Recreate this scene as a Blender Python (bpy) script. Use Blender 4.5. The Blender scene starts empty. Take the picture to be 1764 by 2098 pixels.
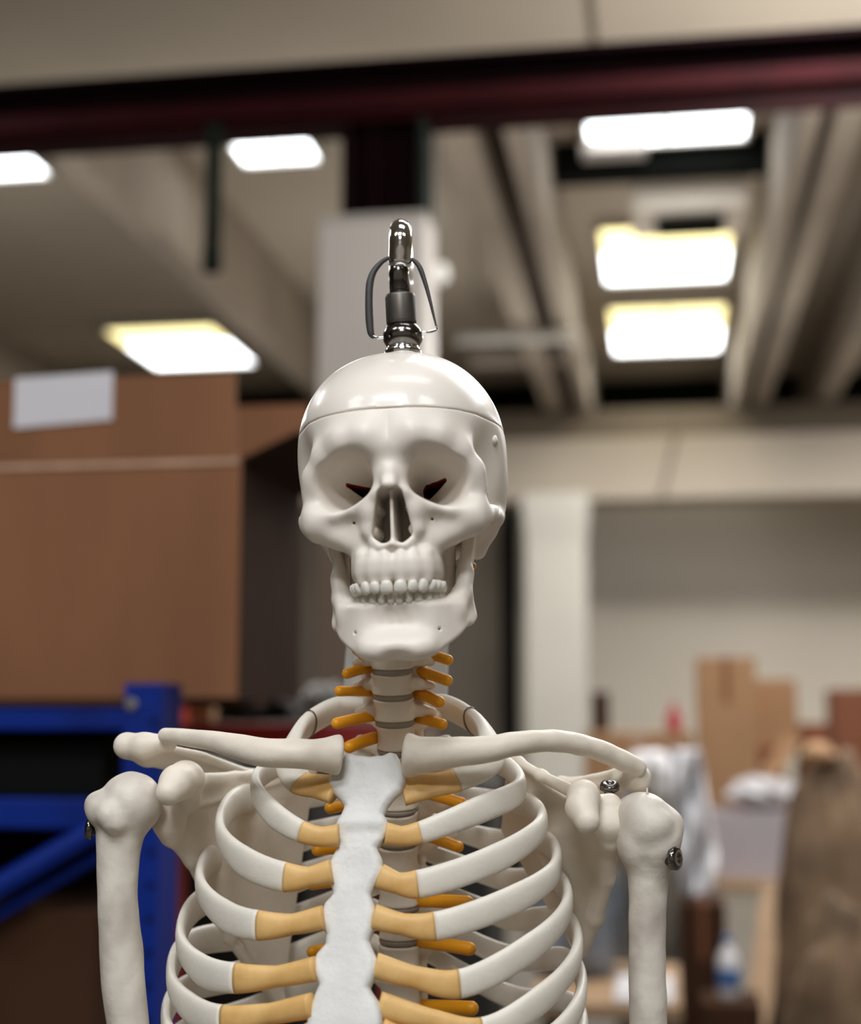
import bpy, math, random
import numpy as np
from mathutils import Vector, Matrix

random.seed(7)
RNG = np.random.default_rng(7)
C = bpy.context.scene.collection
PI = math.pi

# ------------------------------------------------------------------ camera
FPX, CX, CY = 3000.0, 882.0, 1049.0          # focal length and centre for a 1764x2098 frame
HORIZON = 1460.0
TAN = (HORIZON - CY) / FPX
PITCH = math.atan(TAN)
CAM_Z = 1.52
cam_data = bpy.data.cameras.new('camera')
cam_data.sensor_fit = 'HORIZONTAL'
cam_data.sensor_width = 36.0
cam_data.lens = FPX / 1764.0 * 36.0
cam_data.clip_start = 0.05
cam_data.clip_end = 200
cam_data.dof.use_dof = True
cam_data.dof.focus_distance = 0.955
cam_data.dof.aperture_fstop = 4.1
cam = bpy.data.objects.new('camera', cam_data)
cam.location = (0, 0, CAM_Z)
cam.rotation_euler = (PI / 2 + PITCH, 0, 0)
C.objects.link(cam)
bpy.context.scene.camera = cam

def W(px, py, D):
    """World point seen at a pixel of the photograph, at distance D in front of the camera (world y)."""
    c, s = math.cos(PITCH), math.sin(PITCH)
    a, b = (px - CX) / FPX, (py - CY) / FPX
    r = Vector((a, c + b * s, s - b * c))
    return Vector((0, 0, CAM_Z)) + r * (D / r.y)

def Wm(px, py, D):
    return np.array(W(px, py, D)) * 1000.0

# ------------------------------------------------------------------ object helpers
def link_mesh(name, verts, faces, mat, parent=None, smooth=True, loc=None, mats=None, mat_idx=None):
    me = bpy.data.meshes.new(name)
    verts = np.asarray(verts, dtype=np.float64)
    if loc is None:
        loc = (0.0, 0.0, 0.0)
    if len(verts):
        verts = verts - np.array(loc)
    me.from_pydata([tuple(v) for v in verts], [], [tuple(int(i) for i in f) for f in faces])
    for m in (mats or [mat]):
        me.materials.append(m)
    if mat_idx is not None:
        me.polygons.foreach_set('material_index', np.asarray(mat_idx, dtype=np.int32))
    if smooth:
        me.polygons.foreach_set('use_smooth', np.ones(len(me.polygons), dtype=bool))
    me.update()
    o = bpy.data.objects.new(name, me)
    C.objects.link(o)
    o.location = loc
    if parent is not None:
        set_parent(o, parent)
    return o

def world_of(o):
    m = Matrix.LocRotScale(o.location, o.rotation_euler, o.scale)
    return world_of(o.parent) @ m if o.parent else m

def set_parent(o, parent):
    """parent keeping the world placement (parents here are only translated)."""
    p = world_of(parent).to_translation()
    o.parent = parent
    o.location = Vector(o.location) - p

def tag(o, label=None, cat=None, group=None, kind=None):
    if label: o['label'] = label
    if cat: o['category'] = cat
    if group: o['group'] = group
    if kind: o['kind'] = kind
    return o

def empty(name, loc):
    o = bpy.data.objects.new(name, None)
    o.empty_display_size = 0.05
    C.objects.link(o)
    o.location = loc
    return o

class MB:
    """mesh builder: collects vertices and faces, links ONE object"""
    def __init__(s):
        s.v, s.f = [], []
    def add(s, v, f):
        n = len(s.v)
        s.v += [tuple(p) for p in v]
        s.f += [tuple(i + n for i in q) for q in f]
        return s
    def obj(s, name, mat, parent=None, smooth=False, loc=None):
        return link_mesh(name, s.v, s.f, mat, parent, smooth, loc)

def frame_from(z):
    z = Vector(z).normalized()
    x = Vector((1, 0, 0)) if abs(z.x) < 0.9 else Vector((0, 1, 0))
    y = z.cross(x).normalized()
    return y.cross(z).normalized(), y, z

def box_vf(c, h, rotz=0.0, bev=0.0, rx=0.0, ry=0.0):
    """bevelled box: centre, half sizes"""
    import bmesh
    bm = bmesh.new()
    bmesh.ops.create_cube(bm, size=2)
    for v in bm.verts:
        v.co = Vector((v.co.x * h[0], v.co.y * h[1], v.co.z * h[2]))
    if bev > 0:
        bmesh.ops.bevel(bm, geom=list(bm.edges), offset=bev, segments=2, profile=0.5, affect='EDGES')
    M = Matrix.Rotation(rotz, 4, 'Z') @ Matrix.Rotation(ry, 4, 'Y') @ Matrix.Rotation(rx, 4, 'X')
    vs = [(M @ v.co) + Vector(c) for v in bm.verts]
    bm.verts.index_update()
    fs = [[v.index for v in f.verts] for f in bm.faces]
    bm.free()
    return vs, fs

def catmull(pts, n):
    """smooth curve through the points (any dimension)"""
    P = np.array(pts, dtype=float)
    P = np.vstack([2 * P[0] - P[1], P, 2 * P[-1] - P[-2]])
    out = []
    for i in range(1, len(P) - 2):
        p0, p1, p2, p3 = P[i - 1], P[i], P[i + 1], P[i + 2]
        m = n if i < len(P) - 3 else n + 1
        for k in range(m):
            t = k / n
            out.append(0.5 * ((2 * p1) + (-p0 + p2) * t + (2 * p0 - 5 * p1 + 4 * p2 - p3) * t ** 2 + (-p0 + 3 * p1 - 3 * p2 + p3) * t ** 3))
    return np.array(out)

def centripetal(pts, n):
    """smooth curve without overshoot where the points are unevenly spaced"""
    P = np.array(pts, dtype=float)
    P = np.vstack([2 * P[0] - P[1], P, 2 * P[-1] - P[-2]])
    out = []
    for i in range(1, len(P) - 2):
        p0, p1, p2, p3 = P[i - 1], P[i], P[i + 1], P[i + 2]
        t0 = 0.0; t1 = t0 + np.linalg.norm(p1 - p0) ** .5; t2 = t1 + np.linalg.norm(p2 - p1) ** .5; t3 = t2 + np.linalg.norm(p3 - p2) ** .5
        m = n if i < len(P) - 3 else n + 1
        for k in range(m):
            t = t1 + (t2 - t1) * k / n
            a1 = p0 * ((t1 - t) / (t1 - t0)) + p1 * ((t - t0) / (t1 - t0)); a2 = p1 * ((t2 - t) / (t2 - t1)) + p2 * ((t - t1) / (t2 - t1)); a3 = p2 * ((t3 - t) / (t3 - t2)) + p3 * ((t - t2) / (t3 - t2))
            b1 = a1 * ((t2 - t) / (t2 - t0)) + a2 * ((t - t0) / (t2 - t0)); b2 = a2 * ((t3 - t) / (t3 - t1)) + a3 * ((t - t1) / (t3 - t1))
            out.append(b1 * ((t2 - t) / (t2 - t1)) + b2 * ((t - t1) / (t2 - t1)))
    return np.array(out)

def tube_vf(path, rad, n=12, caps=True):
    """round tube along a path; rad scalar or per point; rounded by caps"""
    path = np.asarray(path, float)
    m = len(path)
    rad = np.full(m, rad) if np.isscalar(rad) else np.asarray(rad, float)
    T = np.gradient(path, axis=0)
    T /= np.linalg.norm(T, axis=1)[:, None] + 1e-12
    x = np.array(frame_from(T[0])[0])
    v, f = [], []
    for i in range(m):
        x = x - T[i] * x.dot(T[i]); x /= np.linalg.norm(x)
        y = np.cross(T[i], x)
        for k in range(n):
            a = 2 * PI * k / n
            v.append(path[i] + rad[i] * (math.cos(a) * x + math.sin(a) * y))
    for i in range(m - 1):
        for k in range(n):
            f.append((i * n + k, i * n + (k + 1) % n, (i + 1) * n + (k + 1) % n, (i + 1) * n + k))
    if caps:
        f.append(tuple(range(n))[::-1])
        f.append(tuple((m - 1) * n + k for k in range(n)))
    return v, f

def round_tube(path, r, n=12):
    """tube with hemispherical ends"""
    path = np.asarray(path, float)
    t0 = path[0] - path[1]; t0 /= np.linalg.norm(t0)
    t1 = path[-1] - path[-2]; t1 /= np.linalg.norm(t1)
    a = [path[0] + t0 * r * math.sin(q) for q in np.linspace(PI / 2 * .98, 0.3, 5)]
    b = [path[-1] + t1 * r * math.sin(q) for q in np.linspace(0.3, PI / 2 * .98, 5)]
    ra = [r * math.cos(q) for q in np.linspace(PI / 2 * .98, 0.3, 5)]
    return tube_vf(np.vstack([a, path, b]), np.array(ra + [r] * len(path) + ra[::-1]), n)

def lathe_vf(prof, c=(0, 0, 0), axis=(0, 0, 1), n=32):
    """prof list of (r, h) along axis from c"""
    x, y, z = frame_from(axis)
    c = Vector(c)
    v, f = [], []
    for (r, h) in prof:
        for k in range(n):
            a = 2 * PI * k / n
            v.append(c + z * h + x * (r * math.cos(a)) + y * (r * math.sin(a)))
    for i in range(len(prof) - 1):
        for k in range(n):
            f.append((i * n + k, i * n + (k + 1) % n, (i + 1) * n + (k + 1) % n, (i + 1) * n + k))
    f.append(tuple(range(n))[::-1]); f.append(tuple((len(prof) - 1) * n + k for k in range(n)))
    return v, f

def sweep_vf(path, H, half_h, half_t, n=20, p=2.4):
    """flat bone swept along path; H = height direction per point, thickness dir = T x H"""
    path = np.asarray(path, float); m = len(path)
    T = np.gradient(path, axis=0); T /= np.linalg.norm(T, axis=1)[:, None]
    v, f = [], []
    for i in range(m):
        h = H[i] - T[i] * H[i].dot(T[i]); h /= np.linalg.norm(h)
        t = np.cross(T[i], h)
        for k in range(n):
            a = 2 * PI * k / n
            ca, sa = math.cos(a), math.sin(a)
            ex = math.copysign(abs(ca) ** (2 / p), ca); ey = math.copysign(abs(sa) ** (2 / p), sa)
            v.append(path[i] + h * half_h[i] * ex + t * half_t[i] * ey)
    for i in range(m - 1):
        for k in range(n):
            f.append((i * n + k, i * n + (k + 1) % n, (i + 1) * n + (k + 1) % n, (i + 1) * n + k))
    for i, rev in ((0, True), (m - 1, False)):
        c = len(v); v.append(path[i])
        for k in range(n):
            a, b = i * n + k, i * n + (k + 1) % n
            f.append((c, b, a) if rev else (c, a, b))
    return v, f

# ------------------------------------------------------------------ signed-distance sculpting (mm)
def smin(a, b, k):
    h = np.maximum(k - np.abs(a - b), 0) / k
    return np.minimum(a, b) - h * h * k * 0.25
def smax(a, b, k):
    return -smin(-a, -b, k)

class Pt:
    def __init__(s, x, y, z): s.x, s.y, s.z = x, y, z

def s_ell(q, c, r, p=2.0, R=None):
    d = [q.x - c[0], q.y - c[1], q.z - c[2]]
    if R is not None:
        d = [R[i][0] * d[0] + R[i][1] * d[1] + R[i][2] * d[2] for i in range(3)]
    e = [np.abs(d[i]) / r[i] + 1e-6 for i in range(3)]
    k = (e[0] ** p + e[1] ** p + e[2] ** p) ** (1 / p)
    g = k ** (1 - p)
    gr = g * np.sqrt(sum((e[i] ** (p - 1) / r[i]) ** 2 for i in range(3))) + 1e-6
    return (k - 1) / gr

def s_cap(q, a, b, ra, rb):
    a = np.asarray(a, float); b = np.asarray(b, float)
    ba = b - a
    t = ((q.x - a[0]) * ba[0] + (q.y - a[1]) * ba[1] + (q.z - a[2]) * ba[2]) / (ba.dot(ba) + 1e-9)
    t = np.clip(t, 0, 1)
    dx = q.x - a[0] - t * ba[0]; dy = q.y - a[1] - t * ba[1]; dz = q.z - a[2] - t * ba[2]
    return np.sqrt(dx * dx + dy * dy + dz * dz) - (ra + (rb - ra) * t)

def s_chain(q, pts, k=4.0):
    """pts: list of (x,y,z,r)"""
    d = None
    for p0, p1 in zip(pts[:-1], pts[1:]):
        e = s_cap(q, p0[:3], p1[:3], p0[3], p1[3])
        d = e if d is None else smin(d, e, k)
    return d

def s_box(q, c, h, r, R=None):
    d = [q.x - c[0], q.y - c[1], q.z - c[2]]
    if R is not None:
        d = [R[i][0] * d[0] + R[i][1] * d[1] + R[i][2] * d[2] for i in range(3)]
    e = [np.abs(d[i]) - h[i] + r for i in range(3)]
    out = np.sqrt(sum(np.maximum(v, 0) ** 2 for v in e))
    return out + np.minimum(np.maximum(np.maximum(e[0], e[1]), e[2]), 0) - r

def s_poly(u, v, poly):
    """signed distance to a 2-D polygon"""
    P = np.array(poly, float)
    d = np.full(u.shape, 1e9, dtype=np.float32)
    inside = np.zeros(u.shape, dtype=bool)
    n = len(P)
    for i in range(n):
        a, b = P[i], P[(i + 1) % n]
        e = b - a
        t = np.clip(((u - a[0]) * e[0] + (v - a[1]) * e[1]) / (e.dot(e) + 1e-9), 0, 1)
        d = np.minimum(d, (u - a[0] - t * e[0]) ** 2 + (v - a[1] - t * e[1]) ** 2)
        c = ((a[1] > v) != (b[1] > v)) & (u < (b[0] - a[0]) * (v - a[1]) / ((b[1] - a[1]) if abs(b[1] - a[1]) > 1e-9 else 1e-9) + a[0])
        inside ^= c
    d = np.sqrt(d)
    return np.where(inside, -d, d)

def s_extrude(d2, w, half, r):
    """extrude a 2-D distance, rounded edges"""
    a = d2 + r; b = np.abs(w) - half + r
    return np.sqrt(np.maximum(a, 0) ** 2 + np.maximum(b, 0) ** 2) + np.minimum(np.maximum(a, b), 0) - r

def lump(q, s, seed=0):
    """cheap smooth noise, about -1..1"""
    r = np.random.default_rng(seed)
    o = 0
    for i in range(5):
        k = r.normal(size=3); k *= (0.6 + 0.8 * r.random()) / np.linalg.norm(k) * 2 * PI / s
        o = o + np.sin(q.x * k[0] + q.y * k[1] + q.z * k[2] + r.random() * 7)
    return o / 3.0

def sculpt(sdf, lo, hi, h, block=4):
    """surface nets of sdf(Pt) on a grid (mm) -> verts, quads"""
    lo = np.asarray(lo, float); hi = np.asarray(hi, float)
    H = h * block
    nb = np.ceil((hi - lo) / H).astype(int) + 1
    cx, cy, cz = [(lo[i] + H * (np.arange(nb[i]) + 0.5) - h / 2).astype(np.float32) for i in range(3)]
    X, Y, Z = np.meshgrid(cx, cy, cz, indexing='ij')
    D = sdf(Pt(X.ravel(), Y.ravel(), Z.ravel())).reshape(X.shape).astype(np.float32)
    F = np.repeat(np.repeat(np.repeat(D, block, 0), block, 1), block, 2)
    near = np.argwhere(np.abs(D) < H * 1.9)
    off = np.arange(block)
    ox, oy, oz = np.meshgrid(off, off, off, indexing='ij')
    ix = (near[:, 0, None] * block + ox.ravel()[None]).ravel()
    iy = (near[:, 1, None] * block + oy.ravel()[None]).ravel()
    iz = (near[:, 2, None] * block + oz.ravel()[None]).ravel()
    step = 400000
    for s in range(0, len(ix), step):
        a, b, c = ix[s:s + step], iy[s:s + step], iz[s:s + step]
        F[a, b, c] = sdf(Pt((lo[0] + h * a).astype(np.float32), (lo[1] + h * b).astype(np.float32), (lo[2] + h * c).astype(np.float32)))
    F[0] = F[-1] = 9; F[:, 0] = F[:, -1] = 9; F[:, :, 0] = F[:, :, -1] = 9
    S = F < 0
    n0, n1, n2 = F.shape
    cnt = np.zeros((n0 - 1, n1 - 1, n2 - 1), np.int8)
    for i in (0, 1):
        for j in (0, 1):
            for k in (0, 1):
                cnt += S[i:n0 - 1 + i, j:n1 - 1 + j, k:n2 - 1 + k]
    act = np.argwhere((cnt > 0) & (cnt < 8))
    idx = np.full(cnt.shape, -1, np.int32)
    idx[act[:, 0], act[:, 1], act[:, 2]] = np.arange(len(act))
    acc = np.zeros((len(act), 3)); num = np.zeros(len(act))
    cor = [(i, j, k) for i in (0, 1) for j in (0, 1) for k in (0, 1)]
    for a in cor:
        for ax in range(3):
            if a[ax]: continue
            b = list(a); b[ax] = 1
            fa = F[act[:, 0] + a[0], act[:, 1] + a[1], act[:, 2] + a[2]]
            fb = F[act[:, 0] + b[0], act[:, 1] + b[1], act[:, 2] + b[2]]
            m = (fa < 0) != (fb < 0)
            t = np.where(m, fa / np.where(m, fa - fb, 1), 0)
            p = np.tile(np.array(a, float), (len(act), 1)); p[:, ax] += t
            acc[m] += p[m]; num[m] += 1
    V = lo + h * (act + acc / num[:, None])
    quads = []
    for ax in range(3):
        sl0 = [slice(None)] * 3; sl1 = [slice(None)] * 3
        sl0[ax] = slice(0, -1); sl1[ax] = slice(1, None)
        e = np.argwhere(S[tuple(sl0)] != S[tuple(sl1)])
        u, w = (ax + 1) % 3, (ax + 2) % 3
        e = e[(e[:, u] > 0) & (e[:, w] > 0)]
        neg = S[e[:, 0], e[:, 1], e[:, 2]]
        def cell(du, dw):
            c = e.copy(); c[:, u] += du; c[:, w] += dw
            return idx[c[:, 0], c[:, 1], c[:, 2]]
        q = np.stack([cell(-1, -1), cell(0, -1), cell(0, 0), cell(-1, 0)], 1)
        q[~neg] = q[~neg][:, ::-1]
        quads.append(q)
    Q = np.vstack(quads)
    Q = Q[(Q >= 0).all(1)]
    # gentle smoothing
    nb_sum = np.zeros_like(V); nb_n = np.zeros(len(V))
    for a in range(4):
        i, j = Q[:, a], Q[:, (a + 1) % 4]
        np.add.at(nb_sum, i, V[j]); np.add.at(nb_n, i, 1)
        np.add.at(nb_sum, j, V[i]); np.add.at(nb_n, j, 1)
    V = V * 0.55 + 0.45 * nb_sum / np.maximum(nb_n, 1)[:, None]
    return V, Q

def fast_mesh(name, V, Q, mats, parent=None, loc=None, mat_idx=None):
    me = bpy.data.meshes.new(name)
    loc = np.zeros(3) if loc is None else np.asarray(loc, float)
    n, m = len(V), len(Q)
    me.vertices.add(n); me.loops.add(4 * m); me.polygons.add(m)
    me.vertices.foreach_set('co', (V - loc).astype(np.float32).ravel())
    me.loops.foreach_set('vertex_index', Q.astype(np.int32).ravel())
    me.polygons.foreach_set('loop_start', np.arange(0, 4 * m, 4, dtype=np.int32))
    me.polygons.foreach_set('use_smooth', np.ones(m, dtype=bool))
    for mt in mats: me.materials.append(mt)
    if mat_idx is not None:
        me.polygons.foreach_set('material_index', mat_idx.astype(np.int32))
    me.update(calc_edges=True); me.validate()
    o = bpy.data.objects.new(name, me)
    C.objects.link(o); o.location = loc
    if parent is not None: set_parent(o, parent)
    return o

# ------------------------------------------------------------------ materials
def lin(*c):
    return tuple((v / 255 / 12.92 if v / 255 <= 0.04045 else ((v / 255 + 0.055) / 1.055) ** 2.4) for v in c)

def mat(name, col, rough=0.5, metal=0.0, var=0.0, scale=8.0, col2=None, bump=0.0, bscale=60.0, spec=0.5, emit=None, estr=0.0, trans=0.0, alpha=1.0, sss=0.0, coat=0.0, stretch=None):
    m = bpy.data.materials.new(name); m.use_nodes = True
    nt = m.node_tree; b = nt.nodes['Principled BSDF']
    b.inputs['Roughness'].default_value = rough
    b.inputs['Metallic'].default_value = metal
    b.inputs['Specular IOR Level'].default_value = spec
    b.inputs['Coat Weight'].default_value = coat
    b.inputs['Coat Roughness'].default_value = 0.12
    if trans: b.inputs['Transmission Weight'].default_value = trans
    if alpha < 1: b.inputs['Alpha'].default_value = alpha
    if sss:
        b.inputs['Subsurface Weight'].default_value = sss
        b.inputs['Subsurface Radius'].default_value = (1.0, 0.6, 0.4)
        b.inputs['Subsurface Scale'].default_value = 0.004
    tc = nt.nodes.new('ShaderNodeTexCoord')
    mp = nt.nodes.new('ShaderNodeMapping')
    nt.links.new(tc.outputs['Object'], mp.inputs['Vector'])
    if stretch: mp.inputs['Scale'].default_value = stretch
    no = nt.nodes.new('ShaderNodeTexNoise'); no.inputs['Scale'].default_value = scale
    no.inputs['Detail'].default_value = 4
    nt.links.new(mp.outputs['Vector'], no.inputs['Vector'])
    mx = nt.nodes.new('ShaderNodeMix'); mx.data_type = 'RGBA'
    c2 = col2 if col2 is not None else tuple(v * (1 - var) for v in col)
    mx.inputs['A'].default_value = (*col, 1); mx.inputs['B'].default_value = (*c2, 1)
    rp = nt.nodes.new('ShaderNodeValToRGB')
    rp.color_ramp.elements[0].position = 0.38; rp.color_ramp.elements[1].position = 0.68
    nt.links.new(no.outputs['Fac'], rp.inputs['Fac'])
    nt.links.new(rp.outputs['Color'], mx.inputs['Factor'])
    nt.links.new(mx.outputs['Result'], b.inputs['Base Color'])
    if bump:
        n2 = nt.nodes.new('ShaderNodeTexNoise'); n2.inputs['Scale'].default_value = bscale; n2.inputs['Detail'].default_value = 6
        nt.links.new(mp.outputs['Vector'], n2.inputs['Vector'])
        bp = nt.nodes.new('ShaderNodeBump'); bp.inputs['Strength'].default_value = bump; bp.inputs['Distance'].default_value = 0.002
        nt.links.new(n2.outputs['Fac'], bp.inputs['Height'])
        nt.links.new(bp.outputs['Normal'], b.inputs['Normal'])
    if emit is not None:
        b.inputs['Emission Color'].default_value = (*emit, 1); b.inputs['Emission Strength'].default_value = estr
    return m

M = {}
M['skull'] = mat('smooth_cast_bone', (0.82, 0.757, 0.68), 0.42, var=0.05, scale=25, bump=0.06, bscale=90)
M['cap'] = mat('glossy_cast_bone', (0.82, 0.76, 0.685), 0.36, var=0.04, scale=25, bump=0.05, bscale=60, coat=0.35)
M['bone'] = mat('chalky_cast_bone', (0.82, 0.745, 0.635), 0.5, var=0.10, scale=45, bump=0.16, bscale=220)
M['rib'] = mat('rib_bone', (0.82, 0.775, 0.69), 0.45, var=0.06, scale=40, bump=0.12, bscale=260)
M['humerus'] = mat('stained_bone', (0.77, 0.715, 0.635), 0.5, col2=(0.50, 0.45, 0.395), scale=26, bump=0.22, bscale=150)
M['sternum'] = mat('rough_sternum_bone', (0.74, 0.735, 0.71), 0.55, var=0.08, scale=60, bump=0.28, bscale=230)
M['cart'] = mat('tan_costal_cartilage', (0.79, 0.51, 0.20), 0.5, col2=(0.66, 0.39, 0.13), scale=50, bump=0.12, bscale=200)
M['disc'] = mat('grey_disc', (0.34, 0.30, 0.25), 0.6, var=0.15)
M['nerve'] = mat('orange_nerve', (0.90, 0.37, 0.005), 0.42, var=0.12, scale=50)
M['tooth'] = mat('tooth_enamel', (0.80, 0.77, 0.70), 0.28, var=0.05, scale=60)
M['fissure'] = mat('dark_red_skull_inside', (0.40, 0.035, 0.022), 0.6, var=0.3)
M['chrome'] = mat('chrome', (0.9, 0.9, 0.92), 0.10, metal=1.0, var=0.05)
M['dark_chrome'] = mat('dark_chrome', (0.20, 0.19, 0.18), 0.16, metal=1.0, var=0.1)
M['knurl'] = mat('knurled_gunmetal', (0.15, 0.135, 0.12), 0.42, metal=0.8, var=0.2, scale=60)
M['strap'] = mat('dark_wire_coating', (0.045, 0.042, 0.042), 0.55, var=0.2, scale=90)
# ------------------------------------------------------------------ THE SKELETON
ground = W(815, 1500, 1.0)
SK = empty('anatomical_skeleton', (ground.x, 1.0, 0.0))
tag(SK, 'white plastic teaching skeleton with orange nerves hanging from a chrome hook', 'skeleton')

# skull frame: millimetres, x to the viewer's right, y back, z up; z=0 lower orbit rim, y=0 ear plane
YAW, ROLL, NOD = math.radians(4.8), math.radians(-2.3), math.radians(0.0)
HEAD_R = Matrix.Rotation(-YAW, 3, 'Z') @ Matrix.Rotation(ROLL, 3, 'Y') @ Matrix.Rotation(NOD, 3, 'X')
HEAD_O = W(803, 1040, 0.885) - HEAD_R @ Vector((0, -0.088, 0))
def head_pts(V):
    R = np.array(HEAD_R)
    return (np.asarray(V) / 1000.0) @ R.T + np.array(HEAD_O)

def orbit(q, ax):
    y0, y1 = -86.0, -34.0
    t = (q.y - y0) / (y1 - y0)
    tc = np.clip(t, -0.6, 1.0)
    s = np.where(tc > 0, np.maximum(1 - tc, 0.0) ** 0.62, 1 + 0.10 * (-tc))
    s = np.maximum(s, 0.02)
    cx = 30.3 - 15.0 * np.clip(tc, 0, 1) + 2.0 * np.clip(-tc, 0, 1)
    cz = 17.0 - 3.0 * np.clip(tc, 0, 1)
    a = math.radians(-20)
    dx, dz = ax - cx, q.z - cz
    u = dx * math.cos(a) + dz * math.sin(a); w = -dx * math.sin(a) + dz * math.cos(a)
    p = 2.7
    k = ((np.abs(u) / (19.4 * s) + 1e-6) ** p + (np.abs(w) / (15.4 * s) + 1e-6) ** p) ** (1 / p)
    d = (k - 1) * 15.5 * s
    return np.maximum(d, (q.y - y1) * 0.8)

def skull_sdf(q):
    ax = np.abs(q.x); m = Pt(ax, q.y, q.z)
    d = s_ell(m, (0, -4, 43), (69.4, 89, 71), 2.2)
    d = smin(d, s_ell(m, (0, -46, 52), (53, 51.5, 40), 2.3), 12)         # frontal bone
    d = smin(d, s_ell(m, (0, 2, 18), (65.6, 40, 42), 2.4), 10)            # temporal bones
    d = smax(d, -s_ell(m, (81, -62, 18), (31, 31, 42), 2.2), 14)          # temporal fossa
    # mid-face mass
    d = smin(d, s_box(m, (0, -58, 2), (27, 30, 40), 12), 8)
    d = smin(d, s_box(m, (0, -30, -4), (34, 30, 18), 12), 8)
    d = smin(d, s_ell(m, (24, -68, -9), (22, 17.5, 15), 2.3), 8)
    d = smin(d, s_ell(m, (43, -54, 12), (10.5, 24, 24), 2.2), 6)            # outer orbit wall
    d = smin(d, s_chain(m, [(15, -50, -18, 6), (18, -44, -44, 4.5)]), 6)
    d = smin(d, s_chain(m, [(25, -38, -8, 9), (27, -34, -40, 7.5)]), 6)    # pterygoid plate
    d = smin(d, s_ell(m, (0, -16, -10), (30, 26, 16)), 8)
    # alveolar arch
    d = smin(d, s_ell(m, (0, -63, -36.5), (28.6, 34.5, 11.8), 2.8), 5)
    for (x, r) in ((5, 2.4), (12.5, 2.5), (19.5, 3.3)):                   # root bulges
        yy = -63 - 33.5 * (1 - (x / 28.0) ** 2.4) ** (1 / 2.4)
        d = smin(d, s_cap(m, (x, yy + 2.6, -29), (x, yy + 2.0, -45), r, r * 0.9), 5)
    # supra-orbital ridge and rims
    d = smin(d, s_chain(m, [(4, -93.5, 37, 6.0), (15, -94.8, 43.0, 6.0), (29, -90.8, 41.5, 5.4), (42, -81, 33, 4.6), (50.0, -74.5, 22, 4.4)], 6), 16)
    d = smin(d, s_chain(m, [(50.0, -74.5, 24, 4.4), (51.6, -71, 12, 4.6), (51, -72, 2, 5.5), (47, -75, -6, 6.5)]), 8)
    d = smin(d, s_chain(m, [(47, -76, -3.2, 4.6), (36, -83.0, -3.8, 4.0), (24, -87, -2.2, 3.8), (15.5, -89.5, 4.5, 3.8)], 4), 6)
    d = smin(d, s_chain(m, [(4.5, -88, 26, 5.5), (9.5, -87.0, 12, 6.6), (14.5, -87.0, -6, 7.0)], 4), 7)   # side wall of the nose
    # marginal tubercle on the frontal process
    d = smin(d, s_cap(m, (53, -68, 10), (56.5, -65.5, 9), 3.4, 1.8), 3)
    # zygoma, arch
    d = smin(d, s_ell(m, (47.5, -73, -6), (9.6, 9.5, 9.2), 2.2), 8)
    d = smin(d, s_chain(m, [(53, -66, -6, 5.4), (47, -71.5, -10, 5.2), (38, -74, -12.5, 6.0), (27, -75, -17.5, 6.2)]), 7)
    arch = s_chain(m, [(54, -67, -4, 5.0), (58.5, -54, -2, 4.2), (61, -36, -1, 3.8), (61.5, -20, 0, 4.0), (60, -4, 2, 5.5)])
    d = smin(d, arch, 6)
    d = smin(d, s_cap(m, (56, -60, -1), (62, -50, 1.5), 3.6, 2.0), 3)
    # canine fossa hollow below the orbit
    d = smax(d, -s_ell(m, (30, -98, -11.5), (12, 11.8, 8)), 10)
    # mastoid, occiput
    d = smin(d, s_chain(m, [(55, 6, 8, 8), (51.5, 5, -5, 7.0), (46.5, 3, -18.5, 6.3)]), 7)
    d = smin(d, s_ell(m, (0, 40, 10), (52, 42, 30)), 12)
    # nose bones
    d = smin(d, s_chain(m, [(0.8, -90.5, 30, 4.8), (1.0, -97, 21, 3.8), (1.6, -102.0, 12.5, 3.0)]), 8)
    d = smin(d, s_chain(m, [(5.6, -93.5, 18, 3.6), (8.6, -94.8, 8, 3.2), (12.6, -91.5, -2, 3.8), (14.4, -90.0, -14, 3.2), (11, -91.0, -21.0, 3.0)]), 6)
    # orbits
    d = smax(d, -orbit(q, ax), 3.0 + 2.5 * np.clip((q.z - 18) / 12, 0, 1) * np.clip((38 - ax) / 14, 0, 1))
    # nasal opening
    t = np.clip((q.z + 15.5) / 22.0, 0, 1)
    hole = np.sqrt((ax - (6.2 - 2.0 * t)) ** 2 + (q.z + 15.5 - 22.0 * t) ** 2) - (6.1 - 2.5 * t)
    hole = np.maximum(hole, q.y + 46)
    d = smax(d, -hole, 1.4)
    d = smin(d, s_box(q, (0.4, -70, -8), (1.2, 24.5, 19), 0.9), 1.5)         # septum
    conch = s_cap(m, (12.0, -84, -13), (12.5, -60, -13), 2.8, 4.2)         # turbinates
    conch = np.minimum(conch, s_cap(m, (9.5, -84, 1), (9.5, -60, 2), 2.0, 3.4))
    d = smin(d, conch, 1.5)
    d = smin(d, s_cap(m, (0, -91, -24), (0, -97.0, -23.5), 3.0, 1.6), 3)     # nasal spine
    d = smin(d, s_chain(m, [(2, -95.0, -23.7, 1.6), (7.5, -94.0, -24.4, 1.6), (12.0, -91.8, -21.0, 1.6)], 2), 2)  # sill
    # infra-orbital foramen
    d = smax(d, -s_cap(m, (23.5, -94, -9.0), (24.5, -78, -7), 0.9, 0.9), 0.6)
    # brain case hollow, orbital fissure
    cav = s_ell(m, (0, -2, 45), (63, 80, 63), 2.2)
    cav = np.maximum(cav, np.minimum(-26 - q.y, 46 - q.z))
    cav = np.maximum(cav, 4 - q.z)
    d = np.maximum(d, -cav)
    d = smax(d, -fissure(ax, q.y, q.z), 0.5)
    d = d + 0.10 * lump(q, 26, 3)
    return d

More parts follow.
